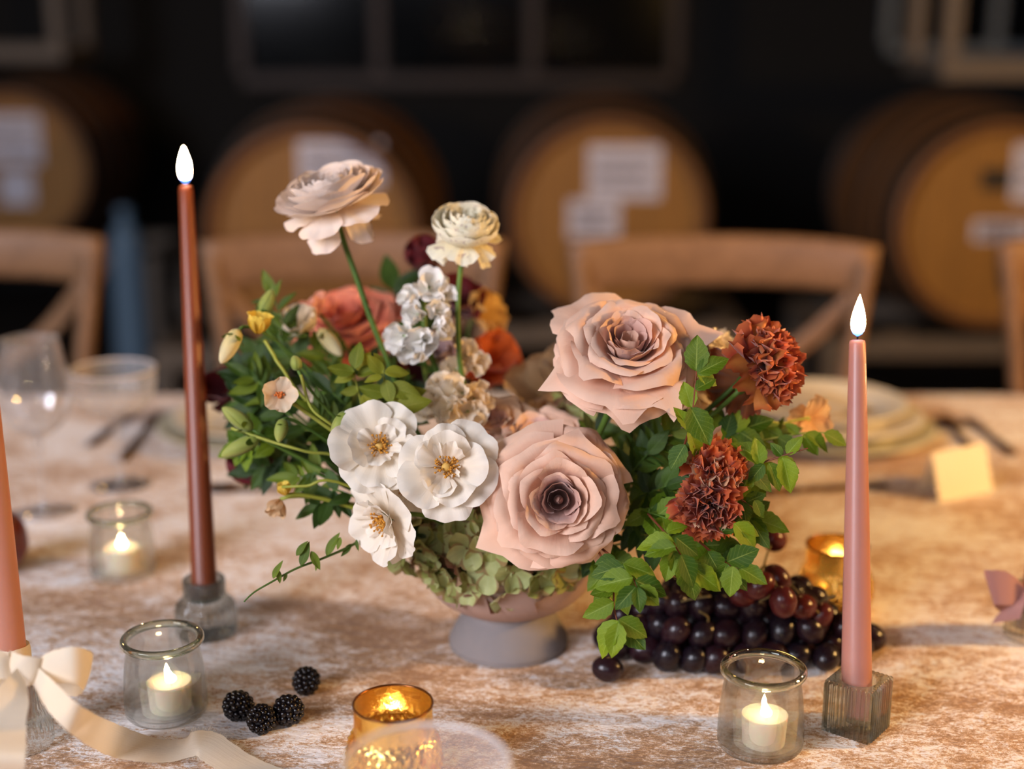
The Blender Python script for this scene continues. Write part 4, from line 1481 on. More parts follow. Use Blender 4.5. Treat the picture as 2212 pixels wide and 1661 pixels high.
ro, M = fan_flower('yellow_cup_flower', 'half open yellow cup flower at the upper left', 'flower', W(556, 722, 1.255), D(.18, .92, .25), ps, m_yellow, None, None, 5)
part(ro, 'stem', mk('stem', tube(smooth_profile([W(572, 736, 1.255), W(590, 765, 1.25), W(609, 795, 1.245), W(700, 900, 1.26), HUB], 5), .0014, 8)), m_stem_y)
for a in np.linspace(0, 2 * PI, 6)[:-1]:
    part(ro, 'sepal', mk('sepal', flat_petal(.010, .006, .2, -.05)), m_leaf_mid, M @ Matrix.Rotation(a, 4, 'Z') @ Matrix.Rotation(-1.05, 4, 'Y') @ Matrix.Translation((.002, 0, 0)))
# nodding peach flower on the far right
ps = [(a, .35 + random.uniform(-.3, .3), .026, .026, .15, -.05, .08) for a in np.linspace(.4, 2 * PI + .4, 6)[:-1]]
fan_flower('cosmos', 'peach flower with translucent petals beside the right plates', 'flower', W(1748, 905, 1.30), D(.5, -.05, .8), ps, m_peach_deep, m_stem_y, None, 6, W(1640, 925, 1.29))

# buds: closed spindle of petals with sepals
def bud(label, base, tip, r, mat, sepal=None, stem=None, bend=None, group='closed buds'):
    base, tip = Vector(base), Vector(tip)
    ax = tip - base
    L = ax.length
    root = thing('flower_bud', label, 'bud', base, group)
    M = Matrix.Translation(base) @ frame(ax)
    pr = smooth_profile([(.25 * r, 0), (.8 * r, L * .12), (r, L * .4), (.9 * r, L * .66), (.45 * r, L * .92), (.05 * r, L)], 4)
    for k in range(5):
        def fn(u, v, k=k):
            i = v * (len(pr) - 1)
            j = min(int(i), len(pr) - 2)
            p = pr[j].lerp(pr[j + 1], i - j)
            a = u * .80 + v * .9
            rr = p.x * (1 + .07 * u)
            return (rr * math.cos(a), rr * math.sin(a), p.y)
        part(root, 'petal', mk('petal', grid(fn, 6, 12)), mat, M @ Matrix.Rotation(k * 2 * PI / 5, 4, 'Z'))
    for k in range(5):
        part(root, 'sepal', mk('sepal', flat_petal(L * .42, r * .9, .2, -.15)), sepal or m_leaf_mid, M @ Matrix.Rotation(k * 2 * PI / 5 + .3, 4, 'Z') @ Matrix.Rotation(-.9, 4, 'Y') @ Matrix.Translation((r * .3, 0, 0)))
    stem_to_hub(root, base, ax.normalized(), stem or m_stem_g, .0013, .03, None, bend)
    return root
m_creambud = petal_mat('cream_bud', srgb(232, 214, 130), srgb(246, 230, 182), None, .3, .6, .05)
m_greenbud = petal_mat('green_bud', srgb(116, 140, 44), srgb(176, 182, 92), None, .2, .5, .08)
bud('plump cream bud pointing down at the upper left', W(516, 712, 1.25), W(477, 785, 1.24), .0072, m_creambud, bend=W(560, 640, 1.28))
bud('cream bud between the coral flower and the olive leaves', W(690, 712, 1.32), W(738, 768, 1.31), .0070, m_creambud, bend=W(670, 700, 1.33))
bud('green bud with pale streak at the left beside the brown taper', W(545, 928, 1.24), W(480, 880, 1.235), .0068, m_greenbud, bend=W(640, 985, 1.26))
bud('yellow green bud left of the open white rose', W(752, 890, 1.20), W(718, 945, 1.195), .0065, m_greenbud, bend=W(735, 850, 1.23))
bud('lowest green bud at the left edge touching the taper', W(560, 945, 1.24), W(478, 985, 1.235), .0068, m_greenbud, bend=W(640, 985, 1.26))
bud('tiny bud on an upright yellow stem left of centre', W(644, 800, 1.22), W(634, 768, 1.22), .0050, m_greenbud, bend=W(680, 900, 1.23))
bud('green bud cluster tip at the top left of the greenery', W(562, 690, 1.29), W(588, 625, 1.29), .0070, m_greenbud, bend=W(600, 760, 1.30))
bud('small pale green bud under the olive leaves at left', W(612, 905, 1.215), W(602, 955, 1.21), .0055, m_greenbud, bend=W(640, 880, 1.23))

# --- white stock: cluster of ruffled florets on a stalk
m_stock = petal_mat('white_stock_petal', srgb(240, 236, 220), srgb(250, 246, 240), srgb(252, 248, 244), .25, .6, .03)
m_stock_w = petal_mat('cream_stock_petal', srgb(246, 224, 176), srgb(250, 234, 208), srgb(252, 240, 222), .28, .6, .04)
def floret(root, c, ax, R, mat, rs, n=7, ctr=None):
    M = Matrix.Translation(c) @ frame(ax, rs.uniform(0, 6))
    pt = part(root, 'floret', mk('floret', sphere(R * .12, 8, 6)), ctr or m_stam_green, M)
    for k in range(n):
        L = R * rs.uniform(.85, 1.25)
        g = flat_petal(L, L * 1.15, .15, rs.uniform(-.15, .3), .11, 0, 5, rs.uniform(0, 6), .72, 8, 7, .08)
        part(pt, 'petal', mk('petal', g), mat, M @ Matrix.Rotation(k * 2 * PI / n + rs.uniform(-.2, .2), 4, 'Z') @ Matrix.Rotation(-rs.uniform(.15, 1.45), 4, 'Y'))
m_stam_green = plain('green_floret_heart', srgb(120, 150, 50), .6)
def stock(label, florets, axis_pts, mat, seed):
    rs = random.Random(seed)
    root = thing('white_stock', label, 'flower', HUB, 'stocks')
    part(root, 'stem', mk('stem', tube(smooth_profile(axis_pts, 5), .0028, 8)), m_stem_g)
    mid = sum((Vector(f[0]) for f in florets), Vector()) / len(florets)
    for c, R, ax in florets:
        floret(root, c, ax, R, mat, rs)
    return root
fl = [(W(px, py, d), R, D(x, y, 1)) for px, py, d, R, x, y in (
    (925, 622, 1.285, .017, .1, .6), (958, 640, 1.29, .015, .7, .4), (892, 648, 1.285, .015, -.6, .4), (905, 680, 1.275, .015, -.3, 0), (945, 672, 1.275, .014, .4, 0),
    (875, 725, 1.275, .018, -.6, .1), (912, 735, 1.265, .018, .2, -.2), (945, 708, 1.275, .015, .6, 0), (890, 752, 1.275, .014, -.3, -.6), (862, 730, 1.285, .013, -.9, 0))]
stock('white stock with ruffled florets left of the cream ranunculus stem', fl, [W(915, 640, 1.30), W(918, 720, 1.30), W(935, 780, 1.30), W(985, 900, 1.31), HUB], m_stock, 41)
fl = [(W(px, py, d), R, D(x, y, 1)) for px, py, d, R, x, y in (
    (1005, 770, 1.31, .016, .1, .5), (985, 800, 1.30, .015, -.4, .2), (1025, 790, 1.31, .015, .5, .2), (1000, 850, 1.27, .019, .0, .3), (945, 868, 1.27, .018, -.6, .2), (1025, 862, 1.28, .017, .6, .1),
    (975, 885, 1.26, .018, -.1, -.1), (925, 885, 1.28, .014, -.8, 0), (1010, 890, 1.27, .016, .4, -.3), (960, 845, 1.285, .016, -.3, .6))]
stock('creamy white stock cluster just above the open white roses', fl, [W(1005, 780, 1.325), W(995, 850, 1.32), W(1020, 930, 1.32), HUB], m_stock_w, 42)

# --- carnations
m_carn = petal_mat('rust_carnation', srgb(110, 34, 18), srgb(168, 62, 30), srgb(206, 112, 62), .22, .65, .10)
m_carn_p = petal_mat('tan_carnation_petal', srgb(150, 92, 62), srgb(200, 150, 112), srgb(220, 176, 136), .25, .65, .08)
m_carn_o = petal_mat('orange_carnation', srgb(190, 96, 30), srgb(214, 132, 58), srgb(190, 84, 36), .28, .62, .08)
m_carn_b = petal_mat('brown_carnation_back', srgb(104, 58, 26), srgb(136, 76, 36), srgb(150, 70, 34), .2, .65, .10)
m_carn_u = petal_mat('russet_carnation', srgb(150, 52, 20), srgb(196, 84, 36), srgb(214, 120, 60), .25, .65, .08)
def carnation(label, c, ax, R, mat, alt, seed, n=46, bend=None, altp=.14):
    rs = random.Random(seed)
    root = thing('carnation', label, 'carnation', HUB, 'rust carnations')
    M = Matrix.Translation(Vector(c) - Vector(ax) * R * .55) @ frame(ax)
    for k in range(n):
        f = (k + .5) / n
        tilt = dg(88 - 96 * f ** .75) + rs.uniform(-.12, .12)       # inner upright, outer flat and drooping
        L = R * (.85 + .30 * f) * rs.uniform(.74, 1.16)
        g = flat_petal(L, L * rs.uniform(1.25, 1.7), rs.uniform(-.15, .25), rs.uniform(-.12, .2), .20, .05, rs.uniform(7, 12), rs.uniform(0, 6), .55, 24, 10)
        mm = alt if rs.random() < altp else mat
        part(root, 'petal', mk('petal', g), mm, M @ Matrix.Rotation(k * 2.39996, 4, 'Z') @ Matrix.Rotation(-tilt, 4, 'Y') @ Matrix.Translation((R * .05, 0, 0)))
    part(root, 'calyx', mk('calyx', lathe([(.0002, -R * .55), (R * .14, -R * .5), (R * .2, -R * .2), (R * .24, R * .02)], 14)), m_stem_g, M)
    stem_to_hub(root, Vector(c) - Vector(ax) * R * 1.05, ax, m_stem_g, .0021, .05, None, bend)
    return root
carnation('lower rust carnation facing the viewer above the hanging leaves', W(1536, 1096, 1.150), D(.0, -.12, 1), .0250, m_carn, m_carn_p, 51, 34, W(1460, 1090, 1.22))
carnation('upper rust carnation of the touching pair on the right', W(1550, 998, 1.160), D(.2, .65, .7), .0235, m_carn_u, m_carn_p, 52, 30, W(1450, 1090, 1.22))
carnation('orange rust carnation highest on the right, facing right', W(1688, 782, 1.185), D(.65, .12, .75), .0300, m_carn, m_carn_o, 53, 28, W(1560, 880, 1.22), .42)
carnation('brown carnation seen from behind left of the orange one', W(1618, 808, 1.225), D(.3, .35, -.6), .0290, m_carn_b, m_carn, 54, 24, W(1540, 900, 1.24))
m_whitecarn = petal_mat('cream_back_carnation', srgb(240, 214, 168), srgb(248, 230, 198), None, .28, .62, .04)
carnation('cream ruffled carnation behind the upper right rose', W(1548, 772, 1.29), D(.1, .5, .8), .0270, m_whitecarn, m_whitecarn, 55, 26, W(1500, 920, 1.30))

# --- blurred flowers at the back
m_burg = petal_mat('burgundy_petal', srgb(64, 10, 18), srgb(112, 22, 34), None, .2, .55, .12)
m_orange = petal_mat('orange_petal', srgb(196, 74, 20), srgb(226, 112, 44), None, .3, .55, .10)
m_coral = petal_mat('coral_petal', srgb(226, 96, 58), srgb(240, 132, 104), srgb(244, 160, 130), .3, .55, .08)
m_ochre = petal_mat('ochre_petal', srgb(206, 152, 66), srgb(228, 184, 104), None, .3, .6, .08)
m_beige = petal_mat('beige_petal', srgb(176, 140, 92), srgb(206, 172, 128), srgb(210, 178, 136), .3, .65, .08)
m_lilac = petal_mat('lilac_grey_petal', srgb(150, 120, 120), srgb(176, 148, 146), None, .25, .65, .08)
def back_bloom(label, px, py, d, ax, R, mat, seed, n=6, group=None, tilts=(.3, 1.1), alt=None):
    rs = random.Random(seed)
    ps = [(2 * PI * k / n + rs.uniform(-.2, .2), rs.uniform(*tilts), R * rs.uniform(.85, 1.1), R * rs.uniform(1.0, 1.25), .2, rs.uniform(-.1, .2), .07, (alt if alt and rs.random() < .35 else None)) for k in range(n)]
    return fan_flower('bloom', label, 'flower', W(px, py, d), ax, ps, mat, m_stem_g, group, seed)
back_bloom('burgundy flower rising behind the white stock', 918, 588, 1.46, D(-.05, .85, .4), .034, m_burg, 61, 7, None, (.8, 1.3))
back_bloom('dark burgundy petals behind the cream ranunculus stem', 972, 668, 1.44, D(.3, .5, .6), .036, m_burg, 62, 6)
back_bloom('ochre yellow petals right of the cream ranunculus stem', 1028, 685, 1.46, D(.7, .35, .5), .036, m_ochre, 63, 6, None, (.2, .9))
back_bloom('orange flower behind the cream stock on its right', 1040, 800, 1.45, D(.5, .4, .7), .045, m_orange, 64, 7, None, (.5, 1.2))
back_bloom('deep red flower low behind the white stock', 920, 810, 1.42, D(-.1, .4, .9), .036, m_burg, 65, 6, None, (.3, 1.0))
back_bloom('lilac grey petals beneath the white stock florets', 940, 770, 1.38, D(.1, .4, .9), .026, m_lilac, 66, 6)
lay = rose_layers()
for l_ in lay:
    l_['mat'] = m_coral
layered_flower('coral_rose', 'coral orange rose behind the tall ranunculus stem', 'rose', W(745, 672, 1.43), D(-.15, .7, .6), .046, lay[2:], m_coral, .55, .2, m_stem_g, 'coral roses', 71)
back_bloom('pale pink petals left of the coral rose', 690, 680, 1.38, D(-.5, .5, .6), .022, petal_mat('salmon_petal', srgb(232, 150, 120), srgb(244, 176, 150), None, .3, .6, .06), 67, 5, None, (.4, 1.0))
back_bloom('cream petals above the left buds', 655, 715, 1.34, D(-.2, .6, .7), .026, m_stock_w, 68, 6, None, (.4, 1.0))
back_bloom('beige petals in the gap left of the upper rose', 1165, 855, 1.42, D(-.2, .6, .7), .040, m_beige, 69, 7, None, (.2, .9))
back_bloom('beige petals directly behind the upper rose', 1235, 800, 1.42, D(-.2, .7, .6), .036, m_beige, 70, 6, None, (.3, 1.0))
back_bloom('pale cream flower low behind the upper rose at right', 1520, 860, 1.31, D(.3, .4, .8), .030, m_whitecarn, 72, 7, None, (.3, 1.0))
back_bloom('dark plum flower at the left behind the greenery', 500, 850, 1.42, D(-.5, .3, .7), .030, m_burg, 73, 6)
back_bloom('dark plum flower low in the left greenery', 575, 985, 1.36, D(-.3, -.1, .9), .034, m_burg, 74, 7)

# --- hydrangea with green sepals
m_hyd = leaf_mat('hydrangea_green', srgb(154, 160, 84), srgb(212, 218, 158), srgb(188, 192, 140), .3, .6, srgb(146, 92, 66))
m_hyd2 = leaf_mat('hydrangea_rosy', srgb(120, 88, 66), srgb(178, 146, 116), srgb(180, 160, 130), .3, .6, srgb(120, 64, 60))
m_hyd_c = plain('hydrangea_heart', srgb(140, 110, 60), .6)
sepals = [mk('sepal', flat_petal(.0195, .0205, c, q_, .05, 0, 6, ph, .70, 8, 7)) for c, q_, ph in ((.2, .08, 0), (.12, -.12, 2), (.28, .15, 4))]
sepals2 = [s.copy() for s in sepals]
for s in sepals:
    s.materials.append(m_hyd)
for s in sepals2:
    s.materials.append(m_hyd2)
def hydrangea(label, centre, rad, n, seed, hemi):
    rs = random.Random(seed)
    root = thing('hydrangea', label, 'hydrangea', HUB, 'green hydrangeas')
    hm = mk('floret_heart', sphere(.0014, 6, 5))
    hm.materials.append(m_hyd_c)
    cnt = 0
    k = 0
    while cnt < n and k < 4000:
        k += 1
        v = Vector((rs.gauss(0, 1), rs.gauss(0, 1), rs.gauss(0, 1))).normalized()
        w = RT * v.x + UP * v.y - FW * v.z
        if v.z < hemi[0] or v.y > hemi[1]:
            continue
        c = Vector(centre) + RT * (v.x * rad[0]) + UP * (v.y * rad[1]) - FW * (v.z * rad[2])
        ok = True
        for p in pts_h:
            if (p - c).length < .0158:
                ok = False
                break
        if not ok:
            continue
        pts_h.append(c)
        ax = (w + Vector((rs.uniform(-.5, .5), rs.uniform(-.5, .5), rs.uniform(-.5, .5)))).normalized()
        M = Matrix.Translation(c) @ frame(ax, rs.uniform(0, 6))
        fl_ = part(root, 'floret', hm, None, M)
        rosy = rs.random() < .24
        s = rs.uniform(.85, 1.2)
        for i in range(4):
            me = rs.choice(sepals2 if rosy else sepals)
            part(fl_, 'sepal', me, None, M @ Matrix.Rotation(i * PI / 2 + rs.uniform(-.15, .15), 4, 'Z') @ Matrix.Rotation(-rs.uniform(.0, .5), 4, 'Y') @ Matrix.Scale(s, 4))
        cnt += 1
    stem_to_hub(root, Vector(centre), (0, 0, 1), m_stem_g, .003, .02)
    part(root, 'flower_core', mk('flower_core', sphere(1, 16, 10, rad[0] * .8, rad[1] * .8, rad[2] * .8)), m_leaf_dark, Matrix.Translation(Vector(centre)) @ frame(-FW, 0))
pts_h = []
hydrangea('green and rosy hydrangea spilling over the bowl rim', W(1085, 1172, 1.27), (.076, .046, .042), 62, 81, (-.1, .75))
hydrangea('green hydrangea florets under the lower white rose', W(930, 1160, 1.27), (.034, .028, .03), 18, 82, (-.1, .8))
hydrangea('pale green hydrangea florets left of the upper rose stem', W(1262, 862, 1.33), (.022, .024, .02), 9, 83, (.0, .9))

# ------------------------------------------------------------------ greenery
def leaf_mesh(L, Wd, fold, curl, serr, point=1.0, ph=0.0):
    def fn(u, v):
        wp = math.sin(PI * min(1, v) ** .82) ** .85 if 0 < v < 1 else 0.0
        wp *= 1 - .18 * v * point
        s = 1 + (serr * (1 if int(v * 22) % 2 else -1) if abs(u) > .99 else 0)
        x = L * v
        y = Wd * .5 * u * wp * s
        z = fold * Wd * abs(u) * wp * .5 + curl * L * v * v + .012 * L * math.sin(7 * v + ph + 3 * u)
        return (x, y, z)
    return mk('leaf', grid(fn, 8, 16))
LEAF = {}
def leaf_set(key, mat, specs):
    out = []
    for sp in specs:
        m_ = leaf_mesh(*sp)
        m_.materials.append(mat)
        out.append(m_)
    LEAF[key] = out
ov = [(1, .72, .22, -.08, .05, 1, 0), (1, .64, .3, -.22, .05, 1, 2), (1, .74, .12, .06, .05, 1, 4), (1, .66, .35, -.35, .05, 1, 1)]
leaf_set('bright', m_leaf_bright, ov)
leaf_set('mid', m_leaf_mid, [(1, .40, .25, -.12, .0, 1, 0), (1, .36, .35, -.25, .0, 1, 2), (1, .44, .15, .05, .0, 1, 4)])
leaf_set('dark', m_leaf_dark, [(1, .46, .2, -.15, .02, 1, 0), (1, .42, .3, -.25, .02, 1, 2), (1, .5, .1, .05, .02, 1, 4)])
leaf_set('olive', m_leaf_olive, [(1, .62, .1, -.1, .0, .4, 0), (1, .58, .2, -.25, .0, .4, 2), (1, .62, .0, .1, .0, .4, 4)])

def sprig(label, pts, n, size, key, seed, mat=None, start=.15, rad=.0011, face=None, spread=1.0, tipleaf=True, name='greenery_sprig', explicit=(), subdiv=6, cat='foliage', droop=0.0):
    rs = random.Random(seed)
    P = smooth_profile([Vector(p) for p in pts], subdiv)
    root = thing(name, label, cat, P[0], None)
    m = len(P)
    part(root, 'stem', mk('stem', tube(P, [rad * (1 - .55 * i / (m - 1)) for i in range(m)], 7)), mat or m_stem_g)
    face = Vector(face) if face is not None else D(0, .45, 1)
    k_total = n + (1 if tipleaf else 0)
    for k in range(n):
        f = start + (1 - start) * (k + .5) / n
        i = min(int(f * (m - 1)), m - 2)
        p = P[i].lerp(P[i + 1], f * (m - 1) - i)
        t = (P[i + 1] - P[i]).normalized()
        side = t.cross(face).normalized() * (1 if k % 2 else -1)
        dr = (t * rs.uniform(.35, .8) + side * rs.uniform(.7, 1.1) * spread + face * rs.uniform(-.25, .35) + Vector((0, 0, -droop)) * rs.uniform(.5, 1.2)).normalized()
        nr = (face + Vector((rs.uniform(-.55, .55), rs.uniform(-.55, .55), rs.uniform(-.35, .55)))).normalized()
        s = size * rs.uniform(.78, 1.15) * (1 - .25 * abs(f - .5))
        part(root, 'leaf', rs.choice(LEAF[key]), None, Matrix.Translation(p) @ frame_x(dr, nr) @ Matrix.Scale(s, 4))
    if tipleaf:
        t = (P[-1] - P[-2]).normalized()
        part(root, 'leaf', rs.choice(LEAF[key]), None, Matrix.Translation(P[-1]) @ frame_x(t, face) @ Matrix.Scale(size, 4))
    for (bx_, by_, tx_, ty_, d_) in explicit:          # leaf from (bx,by) to (tx,ty)
        a, b_ = W(bx_, by_, d_), W(tx_, ty_, d_ + rs.uniform(-.006, .004))
        nr = (face + Vector((rs.uniform(-.35, .35), rs.uniform(-.3, .3), rs.uniform(-.2, .4)))).normalized()
        part(root, 'leaf', rs.choice(LEAF[key]), None, Matrix.Translation(a) @ frame_x(b_ - a, nr) @ Matrix.Scale((b_ - a).length * 1.12, 4))
    return root

# sharp huckleberry sprays on the right, leaf by leaf
d0 = 1.135
sprig('lowest bright sprig hanging in front of the black grapes', [W(1285, 1175, 1.19), W(1322, 1255, 1.15), W(1326, 1310, 1.138), W(1336, 1352, 1.130)], 0, .024, 'bright', 101, m_stem_r, tipleaf=False, explicit=(
    (1335, 1340, 1290, 1408, 1.128), (1337, 1345, 1322, 1412, 1.122), (1336, 1338, 1396, 1372, 1.124), (1340, 1345, 1388, 1398, 1.134), (1326, 1300, 1268, 1330, 1.132), (1326, 1272, 1280, 1285, 1.138), (1322, 1262, 1284, 1300, 1.145)))
sprig('bright sprig with pale yellow tip leaves over the grapes', [W(1300, 1185, 1.19), W(1345, 1222, 1.15), W(1368, 1250, 1.135), W(1376, 1272, 1.128)], 0, .024, 'bright', 102, m_stem_r, tipleaf=False, explicit=(
    (1376, 1268, 1384, 1318, 1.116), (1374, 1266, 1334, 1312, 1.120), (1378, 1266, 1420, 1304, 1.122), (1372, 1254, 1438, 1280, 1.124), (1368, 1248, 1290, 1260, 1.128), (1350, 1222, 1282, 1240, 1.135), (1346, 1218, 1412, 1238, 1.130), (1330, 1205, 1290, 1215, 1.15)))
sprig('bright sprig in the middle under the rust carnations', [W(1400, 1110, 1.20), W(1445, 1160, 1.15), W(1462, 1185, 1.14), W(1472, 1200, 1.135)], 0, .024, 'bright', 103, m_stem_r, tipleaf=False, explicit=(
    (1460, 1180, 1396, 1192, 1.120), (1456, 1170, 1384, 1172, 1.128), (1458, 1160, 1508, 1196, 1.126), (1470, 1198, 1502, 1262, 1.118), (1474, 1200, 1508, 1290, 1.130), (1452, 1192, 1440, 1250, 1.140), (1452, 1188, 1466, 1240, 1.138), (1440, 1150, 1480, 1130, 1.14), (1490, 1225, 1556, 1268, 1.13)))
sprig('bright sprig reaching right towards the red grapes', [W(1490, 1150, 1.20), W(1545, 1200, 1.155), W(1580, 1222, 1.145), W(1602, 1228, 1.14)], 0, .024, 'bright', 104, m_stem_r, tipleaf=False, explicit=(
    (1570, 1214, 1632, 1190, 1.128), (1596, 1226, 1652, 1256, 1.126), (1584, 1222, 1576, 1284, 1.130), (1570, 1216, 1550, 1272, 1.138), (1528, 1190, 1558, 1245, 1.140), (1540, 1195, 1512, 1230, 1.145), (1556, 1150, 1600, 1120, 1.15), (1585, 1130, 1636, 1180, 1.14), (1590, 1135, 1640, 1150, 1.145)))
sprig('upright sprig with three bright leaves against the upper rose', [W(1470, 985, 1.19), W(1488, 930, 1.155), W(1497, 880, 1.145), W(1504, 800, 1.140)], 0, .024, 'bright', 105, m_stem_r, tipleaf=False, explicit=(
    (1504, 802, 1506, 732, 1.138), (1506, 808, 1566, 772, 1.136), (1506, 806, 1548, 828, 1.142), (1502, 842, 1542, 816, 1.138), (1494, 880, 1478, 830, 1.15), (1492, 880, 1528, 955, 1.135), (1488, 930, 1468, 880, 1.145), (1486, 930, 1518, 985, 1.15), (1480, 960, 1450, 1010, 1.15)))
sprig('red twigged sprig on the right in front of the plates', [W(1560, 1060, 1.20), W(1630, 1008, 1.175), W(1690, 985, 1.165), W(1745, 968, 1.16)], 0, .022, 'bright', 106, m_stem_r, tipleaf=False, explicit=(
    (1640, 1005, 1638, 950, 1.165), (1650, 1000, 1600, 955, 1.170), (1660, 1000, 1690, 1052, 1.158), (1690, 988, 1712, 1056, 1.155), (1700, 982, 1728, 945, 1.165), (1690, 985, 1668, 960, 1.165), (1680, 990, 1720, 1020, 1.16), (1650, 1002, 1620, 1040, 1.165), (1620, 1015, 1600, 1070, 1.17), (1625, 1015, 1660, 1060, 1.175)))
sprig('thin sprig pointing at the dusty rose taper', [W(1580, 960, 1.25), W(1660, 948, 1.235), W(1740, 935, 1.23), W(1790, 935, 1.225)], 0, .022, 'bright', 107, m_stem_y, tipleaf=False, explicit=(
    (1740, 936, 1790, 962, 1.22), (1780, 936, 1826, 958, 1.22), (1735, 938, 1762, 980, 1.225), (1725, 938, 1700, 915, 1.23), (1690, 944, 1658, 925, 1.235), (1680, 945, 1720, 968, 1.23), (1650, 950, 1640, 905, 1.24), (1640, 950, 1680, 915, 1.24), (1620, 952, 1660, 985, 1.24)))
sprig('small dark sprig dangling below the upper carnation pair', [W(1575, 1060, 1.20), W(1610, 1085, 1.185), W(1636, 1105, 1.18)], 0, .022, 'bright', 108, m_stem_r, tipleaf=False, explicit=(
    (1630, 1098, 1648, 1118, 1.175), (1612, 1085, 1650, 1068, 1.18), (1605, 1085, 1612, 1130, 1.178), (1630, 1080, 1646, 1115, 1.17), (1600, 1070, 1640, 1040, 1.18)))
# vine at lower left
sprig('thin trailing vine reaching down left over the cloth', [W(835, 1120, 1.24), W(770, 1172, 1.215), W(700, 1205, 1.20), W(640, 1228, 1.19), W(585, 1258, 1.18), W(548, 1280, 1.175), W(527, 1300, 1.172)], 0, .02, 'mid', 109, m_stem_g, rad=.0013, tipleaf=False, explicit=(
    (735, 1160, 730, 1185, 1.20), (705, 1200, 728, 1155, 1.20), (690, 1205, 680, 1230, 1.195), (672, 1190, 690, 1228, 1.19), (650, 1222, 668, 1175, 1.19), (620, 1238, 612, 1256, 1.185), (640, 1200, 660, 1172, 1.19), (590, 1250, 604, 1215, 1.18), (600, 1230, 605, 1258, 1.18), (760, 1175, 740, 1200, 1.21), (770, 1165, 772, 1188, 1.2), (790, 1140, 760, 1120, 1.21)))
# olive rounded leaves left of the stocks
sprig('olive rounded leaves near the base of the tall ranunculus stem', [W(880, 960, 1.27), W(850, 890, 1.245), W(832, 830, 1.235), W(828, 800, 1.23)], 0, .03, 'olive', 110, m_stem_y, tipleaf=False, explicit=(
    (830, 805, 880, 800, 1.222), (828, 808, 795, 772, 1.23), (826, 812, 790, 822, 1.225), (832, 820, 845, 868, 1.228), (838, 835, 900, 850, 1.23), (840, 850, 780, 842, 1.235), (846, 868, 912, 838, 1.235), (850, 885, 920, 862, 1.228), (832, 800, 812, 765, 1.24)))
sprig('olive rounded leaves in the middle of the left greenery', [W(800, 960, 1.27), W(780, 870, 1.25), W(765, 810, 1.24)], 0, .03, 'olive', 111, m_stem_y, tipleaf=False, explicit=(
    (768, 798, 772, 742, 1.235), (766, 802, 712, 798, 1.232), (768, 806, 726, 820, 1.24), (772, 812, 812, 790, 1.24), (776, 840, 740, 850, 1.245), (780, 855, 820, 880, 1.245), (770, 800, 800, 765, 1.25)))

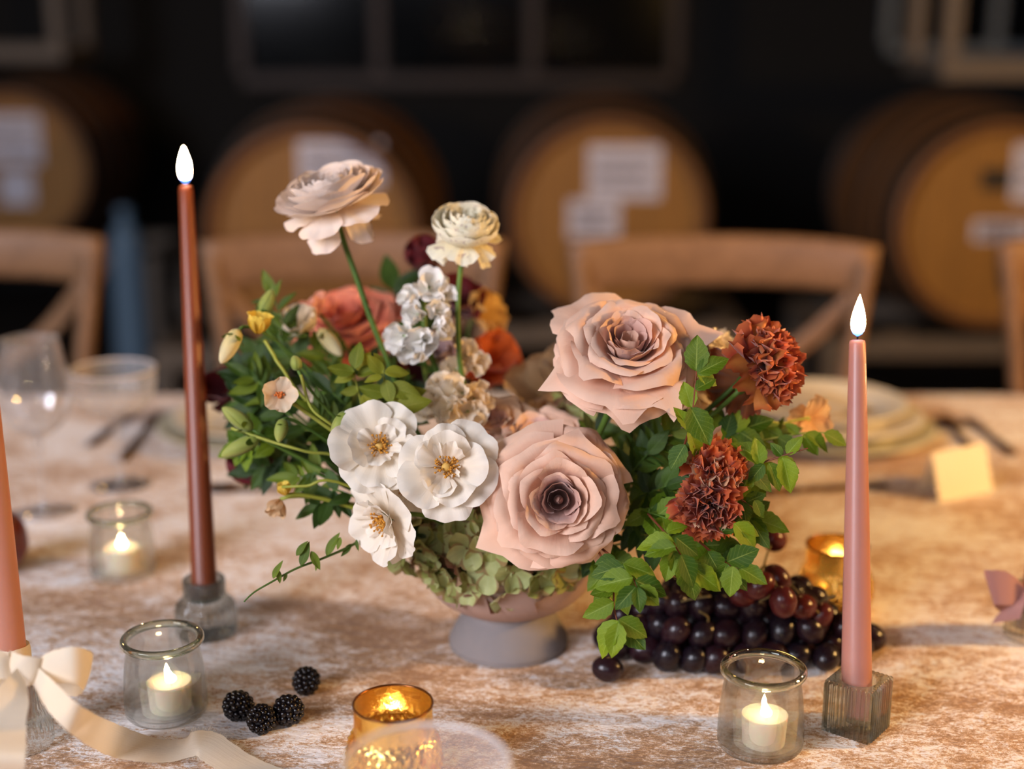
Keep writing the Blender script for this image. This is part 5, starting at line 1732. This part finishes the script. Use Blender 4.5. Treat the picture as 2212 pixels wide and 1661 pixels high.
# denser filler greenery, in sprays radiating from the bowl
fill = [
    # label, tip px, py, depth, bend px, py, d, n, size, key
    ('green spray at the very left touching the brown taper', 520, 805, 1.30, 560, 900, 1.30, 9, .030, 'dark'),
    ('green spray with narrow leaves at the upper left top', 590, 640, 1.33, 640, 780, 1.32, 10, .028, 'mid'),
    ('green spray under the cream bud at the upper left', 545, 815, 1.29, 600, 860, 1.29, 10, .030, 'mid'),
    ('dark spray behind the yellow cup flower', 610, 720, 1.35, 660, 820, 1.33, 10, .034, 'dark'),
    ('green spray below the coral rose', 700, 760, 1.33, 740, 850, 1.31, 10, .030, 'mid'),
    ('dark spray behind the small peach white flower', 560, 870, 1.29, 660, 920, 1.29, 11, .032, 'dark'),
    ('green spray at the left beneath the streaked bud', 525, 965, 1.28, 590, 960, 1.28, 11, .026, 'bright'),
    ('dark spray low on the left above the cloth', 560, 1010, 1.31, 660, 1000, 1.30, 10, .032, 'dark'),
    ('green spray between taper and lower white rose', 640, 1030, 1.27, 720, 1040, 1.27, 10, .028, 'mid'),
    ('dark spray left of the lower white rose', 690, 1090, 1.26, 760, 1070, 1.26, 10, .026, 'dark'),
    ('green spray tucked left of the upper open white rose', 690, 900, 1.25, 760, 960, 1.26, 10, .028, 'mid'),
    ('dark spray behind the left open white rose', 720, 850, 1.28, 790, 930, 1.28, 12, .034, 'dark'),
    ('dark spray in the shade above the open white roses', 850, 850, 1.31, 880, 940, 1.30, 12, .034, 'dark'),
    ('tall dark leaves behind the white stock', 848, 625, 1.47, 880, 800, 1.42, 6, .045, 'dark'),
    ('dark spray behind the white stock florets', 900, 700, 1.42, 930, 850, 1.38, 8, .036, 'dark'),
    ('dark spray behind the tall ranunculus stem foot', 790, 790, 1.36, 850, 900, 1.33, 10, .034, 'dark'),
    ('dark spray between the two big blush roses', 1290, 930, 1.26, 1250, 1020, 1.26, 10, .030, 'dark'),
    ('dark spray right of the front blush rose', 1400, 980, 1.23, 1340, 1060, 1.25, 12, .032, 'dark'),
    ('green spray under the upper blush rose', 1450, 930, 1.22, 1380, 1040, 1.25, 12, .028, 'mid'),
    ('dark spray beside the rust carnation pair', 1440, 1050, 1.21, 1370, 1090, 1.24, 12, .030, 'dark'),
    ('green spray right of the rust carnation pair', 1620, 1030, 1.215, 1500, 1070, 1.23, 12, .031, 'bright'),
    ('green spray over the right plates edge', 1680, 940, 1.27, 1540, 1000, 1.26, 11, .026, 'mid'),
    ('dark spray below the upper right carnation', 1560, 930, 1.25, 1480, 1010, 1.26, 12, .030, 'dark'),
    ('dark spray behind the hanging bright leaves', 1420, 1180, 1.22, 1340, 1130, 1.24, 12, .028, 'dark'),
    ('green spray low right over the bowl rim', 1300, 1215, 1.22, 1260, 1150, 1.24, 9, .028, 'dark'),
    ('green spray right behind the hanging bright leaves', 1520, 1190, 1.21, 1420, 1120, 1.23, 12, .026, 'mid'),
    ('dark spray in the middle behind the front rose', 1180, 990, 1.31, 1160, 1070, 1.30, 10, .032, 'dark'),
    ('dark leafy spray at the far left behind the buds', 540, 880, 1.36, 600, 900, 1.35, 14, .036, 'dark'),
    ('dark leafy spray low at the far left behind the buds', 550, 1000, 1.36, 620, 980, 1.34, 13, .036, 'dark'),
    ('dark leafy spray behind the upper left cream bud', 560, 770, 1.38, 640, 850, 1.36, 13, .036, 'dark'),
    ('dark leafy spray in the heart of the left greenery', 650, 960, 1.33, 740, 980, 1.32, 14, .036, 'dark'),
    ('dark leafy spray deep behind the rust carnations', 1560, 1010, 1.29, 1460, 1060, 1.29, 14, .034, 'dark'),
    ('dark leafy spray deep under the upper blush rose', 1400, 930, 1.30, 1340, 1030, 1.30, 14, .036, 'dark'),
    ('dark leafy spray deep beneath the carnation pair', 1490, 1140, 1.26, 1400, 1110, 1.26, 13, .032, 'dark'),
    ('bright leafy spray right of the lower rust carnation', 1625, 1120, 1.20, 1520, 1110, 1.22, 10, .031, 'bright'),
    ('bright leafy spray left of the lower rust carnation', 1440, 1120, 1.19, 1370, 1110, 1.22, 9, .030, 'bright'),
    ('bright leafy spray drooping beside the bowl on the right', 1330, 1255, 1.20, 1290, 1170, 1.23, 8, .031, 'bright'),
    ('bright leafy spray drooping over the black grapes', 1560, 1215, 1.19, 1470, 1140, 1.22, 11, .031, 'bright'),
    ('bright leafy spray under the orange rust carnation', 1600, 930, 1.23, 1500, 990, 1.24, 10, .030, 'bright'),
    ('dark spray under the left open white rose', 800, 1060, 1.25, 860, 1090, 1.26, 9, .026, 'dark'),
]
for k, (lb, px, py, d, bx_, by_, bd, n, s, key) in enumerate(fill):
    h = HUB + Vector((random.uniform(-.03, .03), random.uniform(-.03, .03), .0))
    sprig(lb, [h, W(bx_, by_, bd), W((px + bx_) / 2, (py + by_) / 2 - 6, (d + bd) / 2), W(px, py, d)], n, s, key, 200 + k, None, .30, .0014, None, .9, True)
# bare yellow-green stems arching on the left
for k, (lb, pts) in enumerate((
    ('arching yellow green stem left of the open white rose', [W(650, 810, 1.215), W(672, 880, 1.21), W(720, 920, 1.215), W(800, 980, 1.25), HUB]),
    ('thin horizontal yellow green stem at the lower left', [W(610, 1052, 1.225), W(660, 1050, 1.22), W(760, 1052, 1.23), HUB]),
    ('pale green stem reaching right below the orange carnation', [W(1748, 902, 1.295), W(1690, 915, 1.28), W(1600, 945, 1.27), HUB]),
    ('long green stem running left to the lowest bud', [W(500, 925, 1.24), W(590, 955, 1.235), W(660, 975, 1.235), W(780, 1010, 1.26), HUB]))):
    solo('bare_twig', lb, 'twig', mk('bare_twig', tube(smooth_profile([p - pts[0] for p in pts], 6), .0013, 8)), m_stem_y, Matrix.Translation(pts[0]))
